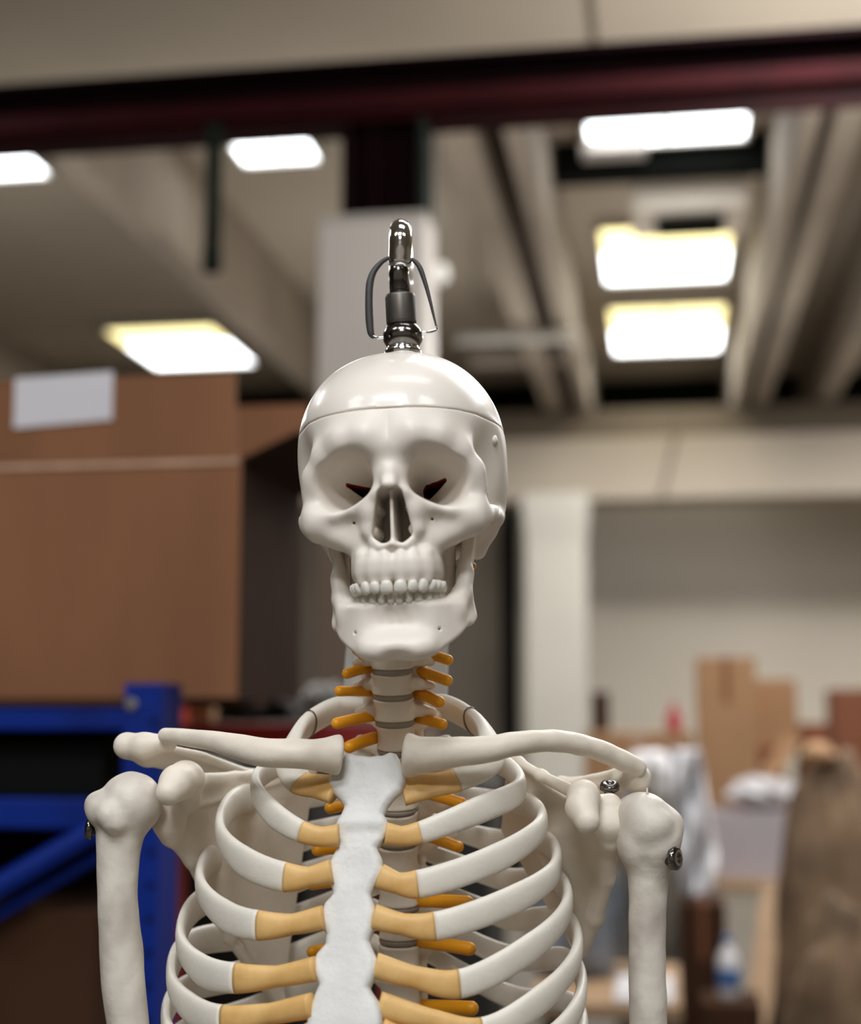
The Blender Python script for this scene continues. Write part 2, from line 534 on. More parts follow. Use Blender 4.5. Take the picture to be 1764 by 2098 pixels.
def fissure(ax, y, z):
    ts = np.clip((ax - 19.5) / 11.5, 0, 1)
    return np.maximum(np.sqrt((ax - (19.5 + 11.5 * ts)) ** 2 + (z - (15.8 + 4.6 * ts)) ** 2) - (4.1 - 3.2 * ts), np.abs(y + 38) - 26)

SEAM = 60.0
def seam_z(q):
    return SEAM + 0.0015 * q.x ** 2 * 0 - 0.02 * (q.y + 90)
def cranium_sdf(q):
    return smax(skull_sdf(q), q.z - (seam_z(q) - 0.12), 0.5)
def cap_sdf(q):
    return smax(skull_sdf(q), (seam_z(q) + 0.12) - q.z, 0.5)

V, Q = sculpt(cranium_sdf, (-76, -112, -50), (76, 92, 68), 0.85)
cen = V[Q].mean(1)
mi = np.zeros(len(Q), int)
inside = (((np.abs(cen[:, 0]) / 64.5) ** 2.2 + (np.abs(cen[:, 1] + 2) / 81.5) ** 2.2 + (np.abs(cen[:, 2] - 46) / 65.5) ** 2.2) < 1) & ((cen[:, 1] > -27.5) | (cen[:, 2] > 45))
slit = fissure(np.abs(cen[:, 0]), cen[:, 1], cen[:, 2]) < 0.3
mi[inside | slit] = 1
skull = fast_mesh('skull', head_pts(V), Q, [M['skull'], M['fissure']], SK, loc=np.array(HEAD_O), mat_idx=mi)
V, Q = sculpt(cap_sdf, (-76, -112, 50), (76, 92, 122), 0.85)
fast_mesh('skull_cap', head_pts(V), Q, [M['cap']], SK, loc=np.array(HEAD_O))['label'] = 'removable glossy white skull cap'

# clasp on the temple
cl = MB()
hp = head_pts([(63.5, -38, 48)])[0]
cl.add(*lathe_vf([(0.0008, -0.003), (0.0030, -0.002), (0.0030, 0.0004), (0.001, 0.0010)], hp, (0.9, -0.4, 0.1), 16))
cl.obj('cap_clasp', M['skull'], skull, True, loc=tuple(hp))

# ------------------------------------------------------------------ mandible
RAMUS = [(-45, -50), (-44, -34), (-42, -12), (-38, 0), (-34, 2), (-29, -6), (-23, -11), (-17, -4), (-12, 1), (-7, 0), (-8, -10), (-12, -32), (-11, -54), (-15, -62), (-24, -66), (-46, -70)]
def mandible_sdf(q):
    ax = np.abs(q.x); m = Pt(ax, q.y, q.z)
    p = 2.15
    a, b = 35.4, 50.0
    ex = ax / a; ey = np.minimum(q.y + 38, 0) / b
    k = (np.abs(ex) ** p + np.abs(ey) ** p + 1e-9) ** (1 / p)
    g = k ** (1 - p) * np.sqrt((np.abs(ex) ** (p - 1) / a) ** 2 + (np.abs(ey) ** (p - 1) / b) ** 2) + 1e-6
    d2 = (k - 1) / g
    f = np.clip((-38 - q.y) / 50.0, 0, 1)                # 0 at molars, 1 at chin
    bot = -67 - 24 * f ** 1.2; top = -52.4 - 4.4 * f
    zc, hh = (bot + top) / 2, (top - bot) / 2
    lean = (q.z - zc) / hh                                # alveolar part leans in over the lower border
    w = 5.8 - 0.5 * np.clip(lean, -1, 1)
    shift = 3.4 * np.clip(lean, -1, 1) * (1 - f) + 1.2 * np.clip(lean, -1, 1) * f
    e0 = np.abs(d2 + shift) - w + 5; e1 = np.abs(q.z - zc) - hh + 5
    body = np.sqrt(np.maximum(e0, 0) ** 2 + np.maximum(e1, 0) ** 2) + np.minimum(np.maximum(e0, e1), 0) - 5
    body = np.maximum(body, q.y + 24)
    d2r = s_poly(q.y, q.z, RAMUS)
    lat = 39.6 + 0.05 * (q.z + 40) + 0.16 * np.clip(q.z + 32, 0, 30) + 2.2 * np.clip((-46 - q.z) / 18, 0, 1)
    ram = s_extrude(d2r, ax - lat, 4.0, 3.4)
    d = smin(body, ram, 9)
    d = smin(d, s_ell(m, (45.0, -9, -1), (9, 4.5, 4.5)), 4)                      # condyle
    d = smin(d, s_chain(m, [(41, -44, -38, 3.6), (38.5, -50, -51, 4.8), (33.5, -60, -62, 5.5)]), 9)   # oblique line
    # chin
    d = smin(d, s_ell(m, (0, -87.5, -82), (16, 6, 9)), 10)
    d = smin(d, s_ell(m, (12.5, -86.5, -84.5), (10, 6.6, 5.6)), 8)
    d = smax(d, -s_ell(m, (0, -103, -68), (21, 12.6, 9.5)), 15)
    d = smax(d, -s_ell(m, (0, -99, -93), (8, 8, 4.5)), 7)
    d = smax(d, -s_cap(m, (26.5, -88, -75), (24, -74, -75), 0.8, 0.8), 1.0)       # mental foramen
    for (x, r) in ((2.8, 2.0), (8.2, 2.2), (14, 2.6)):                            # root bulges
        yy = -38 - 48.5 * (1 - (x / 35.0) ** 2.2) ** (1 / 2.2)
        d = smin(d, s_cap(m, (x, yy - 1.0, -59.5), (x, yy + 0.4, -68), r, r * .7), 3)
    return d + 0.12 * lump(q, 22, 5)
V, Q = sculpt(mandible_sdf, (-58, -106, -100), (58, 4, 10), 0.8)
mandible = fast_mesh('mandible', head_pts(V), Q, [M['skull']], SK, loc=np.array(HEAD_O))

# ------------------------------------------------------------------ teeth, one object each
def tooth_vf(c, ang, w, t, h, upper):
    """c centre of the crown (mm), ang = arch direction, w width, t thickness, h height"""
    nu, nv = 14, 9
    v, f = [], []
    for j in range(nv):
        s = -1 + 2 * j / (nv - 1)                       # -1 gum .. +1 biting edge
        prof = (1 - abs(s) ** 4) ** 0.35 if abs(s) < 1 else 0.0
        wide = (0.80 + 0.20 * min(1, (s + 1) / 1.1)) * max(prof, 0.05)
        thick = (1.0 - 0.42 * max(0, s)) * max(prof, 0.05)
        for i in range(nu):
            a = 2 * PI * i / nu
            ca, sa = math.cos(a), math.sin(a)
            lx = math.copysign(abs(ca) ** 0.75, ca) * w / 2 * wide
            ly = math.copysign(abs(sa) ** 0.85, sa) * t / 2 * thick
            lz = (-s if upper else s) * h / 2
            v.append((c[0] + lx * math.cos(ang) - ly * math.sin(ang), c[1] + lx * math.sin(ang) + ly * math.cos(ang), c[2] + lz))
    for j in range(nv - 1):
        for i in range(nu):
            q4 = (j * nu + i, j * nu + (i + 1) % nu, (j + 1) * nu + (i + 1) % nu, (j + 1) * nu + i)
            f.append(q4)
    f.append(tuple(range(nu))); f.append(tuple((nv - 1) * nu + i for i in range(nu)))
    return v, f

def arch_row(parent, widths, cy, rx, ry, p, zc, h, t, upper, zcurve):
    # walk along the arch from the midline
    th = np.linspace(0, PI / 2, 400)
    X = rx * np.sin(th) ** (2 / p); Y = cy - ry * np.cos(th) ** (2 / p)
    s = np.concatenate([[0], np.cumsum(np.hypot(np.diff(X), np.diff(Y)))])
    pos = 0.1
    for i, w in enumerate(widths):
        mid = pos + w / 2; pos += w + 0.12
        x, y = np.interp(mid, s, X), np.interp(mid, s, Y)
        x1, y1 = np.interp(mid + .5, s, X), np.interp(mid + .5, s, Y)
        ang = math.atan2(y1 - y, x1 - x)
        hh = h[i] if isinstance(h, (list, tuple)) else h
        tt = t if i < 3 else t * (1.35 if i < 5 else 1.6)
        z = zc + zcurve * (x / 25.0) ** 2
        for sgn in (1, -1):
            v, f = tooth_vf((x * sgn, y, z), ang * sgn, w * 0.98, tt, hh, upper)
            vv = head_pts(v)
            o = link_mesh('tooth', vv, f, M['tooth'], parent, True, loc=tuple(vv.mean(0)))
arch_row(skull, [8.2, 6.6, 7.4, 6.6, 6.4, 9.2, 8.6], -63, 25.6, 33.0, 2.4, -49.2, [9.2, 8.2, 9.2, 8.4, 8.2, 8.0, 7.8], 6.0, True, 1.2)
arch_row(mandible, [5.2, 5.6, 6.6, 6.6, 6.6, 9.4, 9.0], -59, 23.8, 30.4, 2.4, -54.9, [9.6, 9.6, 10.2, 9, 8.6, 8.2, 8.0], 5.0, False, 1.6)
# ------------------------------------------------------------------ SPINE
def local_frame(origin, yaw, tilt):
    """rows -> world; x right, y back, z up, turned by yaw about z and leaning by tilt about x"""
    return Matrix.Rotation(-yaw, 3, 'Z') @ Matrix.Rotation(tilt, 3, 'X')

def vertebra_sdf(kind):
    def f(q):
        ax = np.abs(q.x); m = Pt(ax, q.y, q.z)
        if kind == 'neck':
            rad = 1 - 0.13 * (1 - np.clip(np.abs(q.z) / 6.5, 0, 1) ** 2)
            r2 = ((ax / (13.6 * rad)) ** 2.6 + (np.abs(q.y - 8) / (8.5 * rad)) ** 2.6 + 1e-6) ** (1 / 2.6)
            d = s_extrude((r2 - 1) * 10, q.z, 7.0, 1.2)
            d = smin(d, s_chain(m, [(10, 10, -1, 3.2), (17, 11, -2.5, 3.4), (24, 13, -4.5, 3.0)]), 3)       # transverse process
            d = smin(d, s_chain(m, [(12, 17, -1, 4.0), (16, 22, 0, 5.5), (13, 31, -2, 4.0), (0, 38, -4, 4.0)]), 4)   # arch
            d = smin(d, s_cap(m, (15, 22, -6), (15, 23, 7), 5, 5), 3)
            d = smin(d, s_cap(m, (0, 38, -4), (0, 54, -10), 4.0, 3.2), 3)
            d = smax(d, -s_ell(m, (0, 25, 0), (10, 7.5, 20)), 2)
        else:
            rad = 1 - 0.12 * (1 - np.clip(np.abs(q.z) / 9.5, 0, 1) ** 2)
            r2 = ((ax / (15.2 * rad)) ** 2.4 + (np.abs(q.y - 12) / (12.5 * rad)) ** 2.4 + 1e-6) ** (1 / 2.4)
            d = s_extrude((r2 - 1) * 13, q.z, 9.8, 1.4)
            d = smin(d, s_chain(m, [(10, 23, 3, 4.5), (14, 30, 3, 6), (25, 37, 4, 4.8), (33, 42, 5, 5.2)]), 4)
            d = smin(d, s_chain(m, [(13, 30, 2, 5), (7, 38, 0, 4), (0, 42, -3, 4.5), (0, 62, -22, 3.4)]), 4)
            d = smin(d, s_cap(m, (12, 31, -10), (12, 31, 12), 4.5, 4.5), 3)
            d = smax(d, -s_ell(m, (0, 30, 0), (8.5, 7, 25)), 2)
        return d + 0.15 * lump(q, 14, 11)
    return f
VN = sculpt(vertebra_sdf('neck'), (-30, -4, -17), (30, 62, 16), 0.8)
VT = sculpt(vertebra_sdf('chest'), (-42, -4, -30), (42, 70, 18), 1.0)
def neck_c1(q):
    ax = np.abs(q.x); m = Pt(ax, q.y, q.z)
    d = s_chain(m, [(0, 4, 0, 4), (11, 7, 0, 4.5), (19, 14, 0, 6.5), (26, 17, -1, 4.2), (37, 18, -2, 3.8)], 5)
    d = smin(d, s_chain(m, [(19, 14, 0, 6.5), (21, 26, 0, 4), (13, 37, 0, 4), (0, 40, 0, 4)], 5), 4)
    return d
VA = sculpt(neck_c1, (-45, -4, -12), (45, 50, 12), 1.0)

# (kind, px of centre, py of the disc below, py of the disc above, depth of the front face, scale x)
SP_YAW = math.radians(9)
DISCS = [1262, 1322, 1380, 1432, 1487, 1548, 1608, 1670, 1737, 1803, 1870, 1937, 2006, 2078, 2152]
def spine_px(y):   return float(np.interp(y, [1200, 1380, 1487, 1560, 1700, 1900, 2150], [806, 797, 805, 806, 808, 812, 814]))
def spine_D(y):    return float(np.interp(y, [1200, 1380, 1487, 1600, 1750, 1900, 2150], [0.968, 0.985, 1.000, 1.015, 1.035, 1.050, 1.060]))
verts_obj = []
neck_proto = chest_proto = None
for i in range(len(DISCS) - 1):
    ya, yb = DISCS[i], DISCS[i + 1]
    ym = (ya + yb) / 2
    kind = 'neck' if i < 4 else 'chest'
    D = spine_D(ym)
    o3 = W(spine_px(ym), ym, D)
    hgt = (W(spine_px(ym), ya, spine_D(ya)) - W(spine_px(ym), yb, spine_D(yb))).length * 1000
    tilt = math.atan2(spine_D(yb) - spine_D(ya), hgt / 1000.0)
    base = 17.6 if kind == 'neck' else 23.6
    sc = np.array([1.06 if kind == 'neck' else (0.93 if i < 6 else 1.0), 1.0, hgt / base * (0.985 if kind == 'neck' else 0.97)])
    R = np.array(Matrix.Rotation(-SP_YAW, 3, 'Z') @ Matrix.Rotation(tilt, 3, 'X'))
    def put(P, sc=sc, R=R, o3=o3):
        return (np.asarray(P) * sc / 1000.0) @ R.T + np.array(o3)
    Vv, Qv = VN if kind == 'neck' else VT
    vt = fast_mesh('vertebra', put(Vv), Qv, [M['bone']], SK, loc=np.array(o3))
    verts_obj.append((vt, put, kind, i, ym))
    # disc below
    rx, ry, cyy = ((12.8, 8.2, 8.2) if kind == 'neck' else (14.6, 12.2, 12.0))
    prof = [(rx * .9, -1), (rx, -.6), (rx * 1.015, 0), (rx, .6), (rx * .9, 1)]
    v, f = lathe_vf(prof, (0, 0, 0), (0, 0, 1), 28)
    v = np.array([tuple(p) for p in v]); v[:, 1] = v[:, 1] * ry / rx + cyy
    v[:, 2] = v[:, 2] * 2.3 - base / 2
    v = put(v)
    link_mesh('intervertebral_disc', v, f, M['disc'], vt, True, loc=tuple(v.mean(0)))['label'] = 'grey disc below the vertebra'

# atlas and axis under the skull
o3 = W(806, 1205, 0.975)
R0 = np.array(Matrix.Rotation(-math.radians(6), 3, 'Z'))
a_v = (VA[0] / 1000.0) @ R0.T + np.array(o3)
atlas = fast_mesh('vertebra', a_v, VA[1], [M['bone']], SK, loc=np.array(o3)); atlas['label'] = 'ring shaped top vertebra under the skull'
o3 = W(803, 1240, 0.972)
a_v = (VN[0] * np.array([1.05, 1, 1.25]) / 1000.0) @ R0.T + np.array(o3)
axis_v = fast_mesh('vertebra', a_v, VN[1], [M['bone']], SK, loc=np.array(o3))

# ------------------------------------------------------------------ NERVES (orange stubs): pixel ends and depth
NERVES = [  # x0,y0,D0, x1,y1,D1, r(mm), disc py
    (764, 1366, 1.000, 711, 1380, 0.992, 3.3, 1380), (764, 1417, 1.004, 696, 1416, 0.990, 3.3, 1432),
    (768, 1466, 1.008, 690, 1482, 0.995, 3.5, 1487), (766, 1512, 1.015, 716, 1530, 1.000, 4.0, 1548),
    (868, 1338, 0.996, 918, 1352, 0.985, 3.3, 1322), (856, 1375, 0.998, 916, 1394, 0.985, 3.5, 1380),
    (852, 1418, 1.002, 900, 1438, 0.990, 3.6, 1432), (850, 1470, 1.010, 906, 1484, 0.995, 3.4, 1487),
    (852, 1548, 1.02, 900, 1552, 1.005, 3.4, 1548), (858, 1622, 1.030, 945, 1645, 1.010, 3.6, 1608),
    (862, 1708, 1.045, 938, 1735, 1.025, 3.7, 1737), (856, 1845, 1.050, 957, 1849, 1.03, 4.3, 1870),
    (860, 1928, 1.055, 962, 1944, 1.035, 4.2, 1937), (860, 2062, 1.065, 966, 2066, 1.04, 4.6, 2078),
    (740, 1345, 0.985, 727, 1333, 0.975, 2.0, 1322), (735, 1648, 1.03, 676, 1656, 1.01, 3.5, 1670),
    (735, 1735, 1.045, 650, 1742, 1.02, 3.6, 1737), (735, 1800, 1.05, 640, 1812, 1.03, 3.6, 1803), (735, 1935, 1.06, 640, 1950, 1.03, 3.6, 1937),
]
for (x0, y0, D0, x1, y1, D1, r, dy) in NERVES:
    host = min(verts_obj, key=lambda t: abs(t[4] - dy))[0]
    a, b = Wm(x0, y0, D0 + 0.006), Wm(x1, y1, D1)
    mid = (a + b) / 2 + np.array([0, -1.0, 0.3])
    path = catmull([a, mid, b], 6)
    v, f = round_tube(path, r * 1.1, 14)
    v = np.array(v) / 1000
    link_mesh('spinal_nerve', v, f, M['nerve'], host, True, loc=tuple(v.mean(0)))
for (x0, y0, D0, x1, y1, D1, r) in ((722, 1150, .985, 700, 1138, .965, 3.0), (955, 1163, .99, 968, 1160, .975, 2.6)):
    path = catmull([Wm(x0, y0, D0), (Wm(x0, y0, D0) + Wm(x1, y1, D1)) / 2, Wm(x1, y1, D1)], 5)
    v, f = round_tube(path, r, 12); v = np.array(v) / 1000
    link_mesh('spinal_nerve', v, f, M['nerve'], atlas, True, loc=tuple(v.mean(0)))

# ------------------------------------------------------------------ STERNUM
ST_T, ST_B = W(757, 1545, 0.957), W(706, 2110, 0.897)
st_up = (ST_T - ST_B).normalized()
st_n = Vector((-math.sin(math.radians(10.5)), -math.cos(math.radians(10.5)), 0))
st_n = (st_n - st_up * st_n.dot(st_up)).normalized()            # faces the viewer
st_x = st_n.cross(st_up) * -1
if st_x.x < 0: st_x = -st_x
cam_p = Vector((0, 0, CAM_Z))
def on_sternum(px, py):
    d = W(px, py, 1.0) - cam_p
    t = (ST_T - cam_p).dot(st_n) / d.dot(st_n)
    p = cam_p + d * t - ST_T
    return (p.dot(st_x) * 1000, p.dot(st_up) * 1000)
outline = [(722, 1545), (733, 1549), (760, 1553), (785, 1549), (800, 1541), (815, 1545), (822, 1560), (830, 1585), (832, 1605), (824, 1625), (806, 1640), (795, 1655), (788, 1672), (797, 1690), (796, 1708),
           (786, 1725), (774, 1740), (784, 1762), (785, 1785), (778, 1800), (769, 1815), (761, 1835), (769, 1855), (771, 1872), (768, 1890), (765, 1910), (757, 1930), (768, 1952), (775, 1968), (774, 1990), (768, 2008), (760, 2025), (776, 2050), (782, 2070), (786, 2100), (775, 2120), (705, 2130), (628, 2115),
           (630, 2085), (638, 2062), (646, 2040), (655, 2020), (642, 1995), (642, 1975), (650, 1955), (668, 1935), (669, 1915), (658, 1895), (658, 1870), (667, 1850), (683, 1833), (678, 1815), (673, 1795), (675, 1770), (684, 1750), (695, 1730), (686, 1710), (690, 1690), (698, 1672), (705, 1655), (694, 1640), (678, 1625), (672, 1610), (673, 1592), (683, 1580), (697, 1562), (706, 1548)]
ST_POLY = [on_sternum(*p) for p in outline]
lo_b = min(p[1] for p in ST_POLY)
def sternum_sdf(q):
    d2 = s_poly(q.x, q.z, ST_POLY)
    d = s_extrude(d2 + 0.3, q.y + 0.0, 5.6, 4.6)
    yang = on_sternum(742, 1690)[1]
    d = smin(d, s_cap(q, (-12, -4.2, yang), (12, -4.2, yang), 2.2, 2.2), 6)
    return d + 0.24 * lump(q, 13, 4) + 0.3 * lump(q, 24, 14)
V, Q = sculpt(sternum_sdf, (-45, -14, lo_b - 6), (45, 14, 12), 0.8)
# q.y axis = away from the viewer
Vw = np.array(ST_T)[None] + (V[:, [0]] * np.array(st_x)[None] + V[:, [2]] * np.array(st_up)[None] - V[:, [1]] * np.array(st_n)[None]) / 1000
# keep outward faces: frame (x, -n, up)
flip = st_x.cross(-st_n).dot(st_up) < 0
sternum = fast_mesh('sternum', Vw, Q[:, ::-1] if flip else Q, [M['sternum']], SK, loc=Vw.mean(0))

# ------------------------------------------------------------------ RIBS
AXIS_C = np.array(W(790, 1900, 1.00)) * 1000
def outward(P):
    """outward direction of the chest wall at points (mm), about a bent centre line"""
    c = np.array([AXIS_C[0], AXIS_C[1] - 10.0])
    o = np.zeros_like(P); o[:, :2] = P[:, :2] - c
    o[:, 0] /= 1.25
    return o / np.linalg.norm(o, axis=1)[:, None]

def rib_sweep(name, P, N, H, hh, ht, m, par):
    v, f = sweep_vf(P, H, hh, ht)
    v = np.array(v) / 1000
    o = link_mesh(name, v, f, m, par, True, loc=tuple(v.mean(0)))
    import bmesh
    bm = bmesh.new(); bm.from_mesh(o.data); bmesh.ops.recalc_face_normals(bm, faces=bm.faces); bm.to_mesh(o.data); bm.free()
    return o

# every rib: vertebra end, back, rear side, widest, front band, cartilage joint, sternum
RIBS_L = [
    # V               back              top of bow          widest             front              joint             sternum
    ((768, 1452, 1.035), (700, 1450, 1.045), (640, 1478, 1.030), (603, 1515, 1.005), (590, 1560, 0.980), (615, 1603, 0.965), (690, 1618, 0.952)),
    ((772, 1548, 1.050), (660, 1548, 1.080), (556, 1577, 1.040), (524, 1615, 0.990), (560, 1668, 0.955), (618, 1704, 0.936), (694, 1712, 0.933)),
    ((772, 1612, 1.060), (610, 1628, 1.105), (490, 1640, 1.050), (452, 1705, 0.995), (500, 1765, 0.955), (585, 1797, 0.930), (680, 1785, 0.926)),
    ((772, 1675, 1.070), (590, 1722, 1.120), (445, 1752, 1.060), (411, 1815, 1.000), (460, 1875, 0.955), (530, 1896, 0.925), (664, 1880, 0.917)),
    ((772, 1742, 1.080), (560, 1815, 1.130), (412, 1850, 1.070), (371, 1928, 1.005), (410, 1985, 0.960), (484, 2004, 0.925), (648, 1985, 0.908)),
    ((775, 1810, 1.085), (540, 1905, 1.140), (388, 1935, 1.080), (352, 2010, 1.010), (390, 2066, 0.965), (458, 2090, 0.928), (640, 2060, 0.902)),
    ((778, 1880, 1.090), (540, 1985, 1.145), (375, 2030, 1.085), (342, 2105, 1.015), (390, 2165, 0.968), (470, 2190, 0.930), (640, 2120, 0.898)),
    ((780, 1950, 1.095), (540, 2065, 1.150), (372, 2120, 1.09), (342, 2190, 1.02), (400, 2250, 0.972), (490, 2270, 0.935), (620, 2215, 0.905)),
]
RIBS_R = [
    ((845, 1440, 1.030), (905, 1446, 1.035), (960, 1472, 1.015), (1002, 1512, 0.985), (1000, 1560, 0.965), (935, 1598, 0.955), (825, 1622, 0.952)),
    ((850, 1545, 1.045), (965, 1545, 1.065), (1048, 1580, 1.010), (1062, 1622, 0.970), (980, 1660, 0.945), (860, 1706, 0.936), (790, 1708, 0.933)),
    ((852, 1610, 1.055), (990, 1640, 1.090), (1085, 1650, 1.020), (1106, 1698, 0.965), (1020, 1757, 0.937), (855, 1812, 0.924), (778, 1795, 0.926)),
    ((855, 1675, 1.065), (1010, 1722, 1.105), (1118, 1725, 1.030), (1136, 1785, 0.968), (1060, 1840, 0.934), (890, 1898, 0.915), (766, 1878, 0.917)),
    ((858, 1740, 1.075), (1030, 1800, 1.115), (1140, 1802, 1.035), (1158, 1868, 0.970), (1090, 1940, 0.934), (940, 2016, 0.910), (768, 1978, 0.908)),
    ((860, 1808, 1.080), (1040, 1880, 1.120), (1160, 1885, 1.040), (1178, 1965, 0.972), (1110, 2046, 0.934), (985, 2115, 0.908), (776, 2058, 0.902)),
    ((862, 1875, 1.085), (1040, 1960, 1.125), (1170, 1970, 1.045), (1186, 2055, 0.974), (1125, 2135, 0.936), (1000, 2200, 0.908), (778, 2112, 0.898)),
    ((864, 1945, 1.090), (1040, 2040, 1.130), (1175, 2060, 1.05), (1186, 2145, 0.976), (1130, 2220, 0.938), (1000, 2280, 0.910), (800, 2205, 0.903)),
]
NS = 12
for side, rows in (('L', RIBS_L), ('R', RIBS_R)):
    for k, row in enumerate(rows):
        J, S, prev = row[5], row[6], row[4]
        mid = (J[0] * .48 + S[0] * .52, J[1] * .48 + S[1] * .52 + (0 if k == 0 else 6 if k < 5 else 3), (J[2] + S[2]) / 2 - 0.0005)
        pts = list(row[:6]) + [mid, S]
        P = centripetal([Wm(*p) for p in pts], NS)
        T = np.gradient(P, axis=0); T /= np.linalg.norm(T, axis=1)[:, None]
        N = outward(P)
        s_ = np.linspace(0, 1, len(P))
        if k == 0:                      # first rib lies flat, its face turned up and forward
            w = np.clip((s_ - 0.35) / 0.35, 0, 1)[:, None]
            N = (N + np.array([0, -0.45, 0.35])) * (1 - w) + (N * 0.45 + np.array([0, -0.35, 0.83])) * w
        else:                           # bands near the breastbone face the viewer
            w = np.clip((s_ - 0.62) / 0.2, 0, 1)[:, None]
            N = N * (1 - 0.5 * w) + np.array([-0.18, -0.95, 0.12]) * 0.5 * w
        N = N - T * (N * T).sum(1)[:, None]; N /= np.linalg.norm(N, axis=1)[:, None]
        H = np.cross(T, N)
        H[H[:, 2] < 0] *= -1
        if k == 0:
            hh = [7, 9.5, 10.5, 10.5, 9.6, 9.0, 9.5, 11]; ht = [5, 5.6, 5.6, 5.2, 4.6, 4.0, 4.2, 5]
        elif k == 1:
            hh = [5.5, 7.2, 7.4, 8.6, 9.0, 6.9, 6.2, 7.0]; ht = [4.0, 3.8, 3.8, 3.8, 3.8, 3.8, 4.4, 5.0]
        else:
            hh = [7.0, 11.5, 10.0, 8.8, 10.4, 9.2, 6.3, 7.4] if side == 'L' else [6.0, 8.8, 8.0, 8.0, 9.4, 8.7, 6.5, 7.6]; ht = [4.0, 3.9, 3.9, 3.8, 3.8, 3.9, 4.9, 5.4]
        hh = np.interp(s_, np.linspace(0, 1, 8), hh); ht = np.interp(s_, np.linspace(0, 1, 8), ht)
        j = 5 * NS
        r = rib_sweep('rib', P[:j + 1], N[:j + 1], H[:j + 1], hh[:j + 1], ht[:j + 1], M['rib'], SK)
        hc = hh[j:].copy() * 1.01; tc = ht[j:] * 1.03
        c = rib_sweep('costal_cartilage', P[j:], N[j:], H[j:], hc, tc, M['cart'], r)
        c['label'] = 'tan cartilage at the front of the rib'
        if k == 0:      # the thin wire ring on the first rib
            i0 = 2 * NS + 2
            ring = [P[i0] + H[i0] * (hh[i0] + 0.7) * math.cos(q) + N[i0] * (ht[i0] + 0.7) * math.sin(q) for q in np.linspace(0, 2 * PI, 28)]
            v, f = tube_vf(ring, 0.55, 6, False); v = np.array(v) / 1000
            link_mesh('wire_ring', v, f, M['dark_chrome'], r, True, loc=tuple(v.mean(0)))

# ------------------------------------------------------------------ CLAVICLES
def long_bone(name, pts, hh, ht, m, seed=1, rough=0.25, knobs=(), n=14, cuts=(), ends=()):
    """SDF bone: pts (px,py,D,), flattened capsule chain (mm), knobs = extra (px,py,D,r)"""
    P = [np.append(Wm(*p), h) for p, h in zip(pts, hh)]
    PP = catmull(P, 5)
    K = [np.append(Wm(*k[:3]), k[3]) for k in knobs]
    def sdf(q):
        d = s_chain(q, [tuple(p) for p in PP], 0.02)
        for kk in K:
            d = smin(d, s_cap(q, kk[:3], kk[:3] + 0.01, kk[3], kk[3]), 6)
        for c in cuts:
            d = smax(d, -s_cap(q, Wm(*c[0]), Wm(*c[1]), c[2], c[3]), c[4])
        for (p0, nv, kk) in ends:
            d = smax(d, (q.x - p0[0]) * nv[0] + (q.y - p0[1]) * nv[1] + (q.z - p0[2]) * nv[2], kk)
        return d + rough * lump(q, 16, seed) + rough * 0.12 * lump(q, 7, seed + 1)
    A = np.array([p[:3] for p in PP] + [k[:3] for k in K])
    rmax = max([p[3] for p in PP] + [k[3] for k in K]) + 4
    V, Q = sculpt(sdf, A.min(0) - rmax, A.max(0) + rmax, 0.9)
    Vw = V / 1000
    return fast_mesh(name, Vw, Q, [m], SK, loc=Vw.mean(0))
long_bone('clavicle', [(725, 1547, .947), (690, 1546, .945), (655, 1547, .942), (610, 1545, .938), (545, 1542, .942), (490, 1531, .955), (440, 1519, .972), (385, 1511, .992), (340, 1508, 1.008)],
          [12.4, 11.4, 10.2, 9.4, 9.2, 8.4, 6.8, 6.0, 5.4], None, M['bone'], 21, 0.3, knobs=[(694, 1524, .945, 4.5), (690, 1566, .946, 5.5)], ends=[(Wm(700, 1546, .945), (0.97, 0.22, -0.1), 3.0)])
long_bone('clavicle', [(800, 1546, .946), (842, 1546, .942), (875, 1545, .938), (930, 1541, .932), (1000, 1535, .934), (1060, 1523, .942), (1130, 1518, .955), (1200, 1528, .970), (1262, 1552, .985), (1305, 1572, .995)],
          [12.8, 12.0, 11.0, 9.6, 8.4, 7.6, 7.2, 7.0, 7.0, 6.4], None, M['bone'], 31, 0.3, knobs=[(834, 1519, .943, 4.0), (838, 1573, .943, 5.5)], ends=[(Wm(828, 1546, .943), (-0.96, 0.15, 0.05), 3.0)])

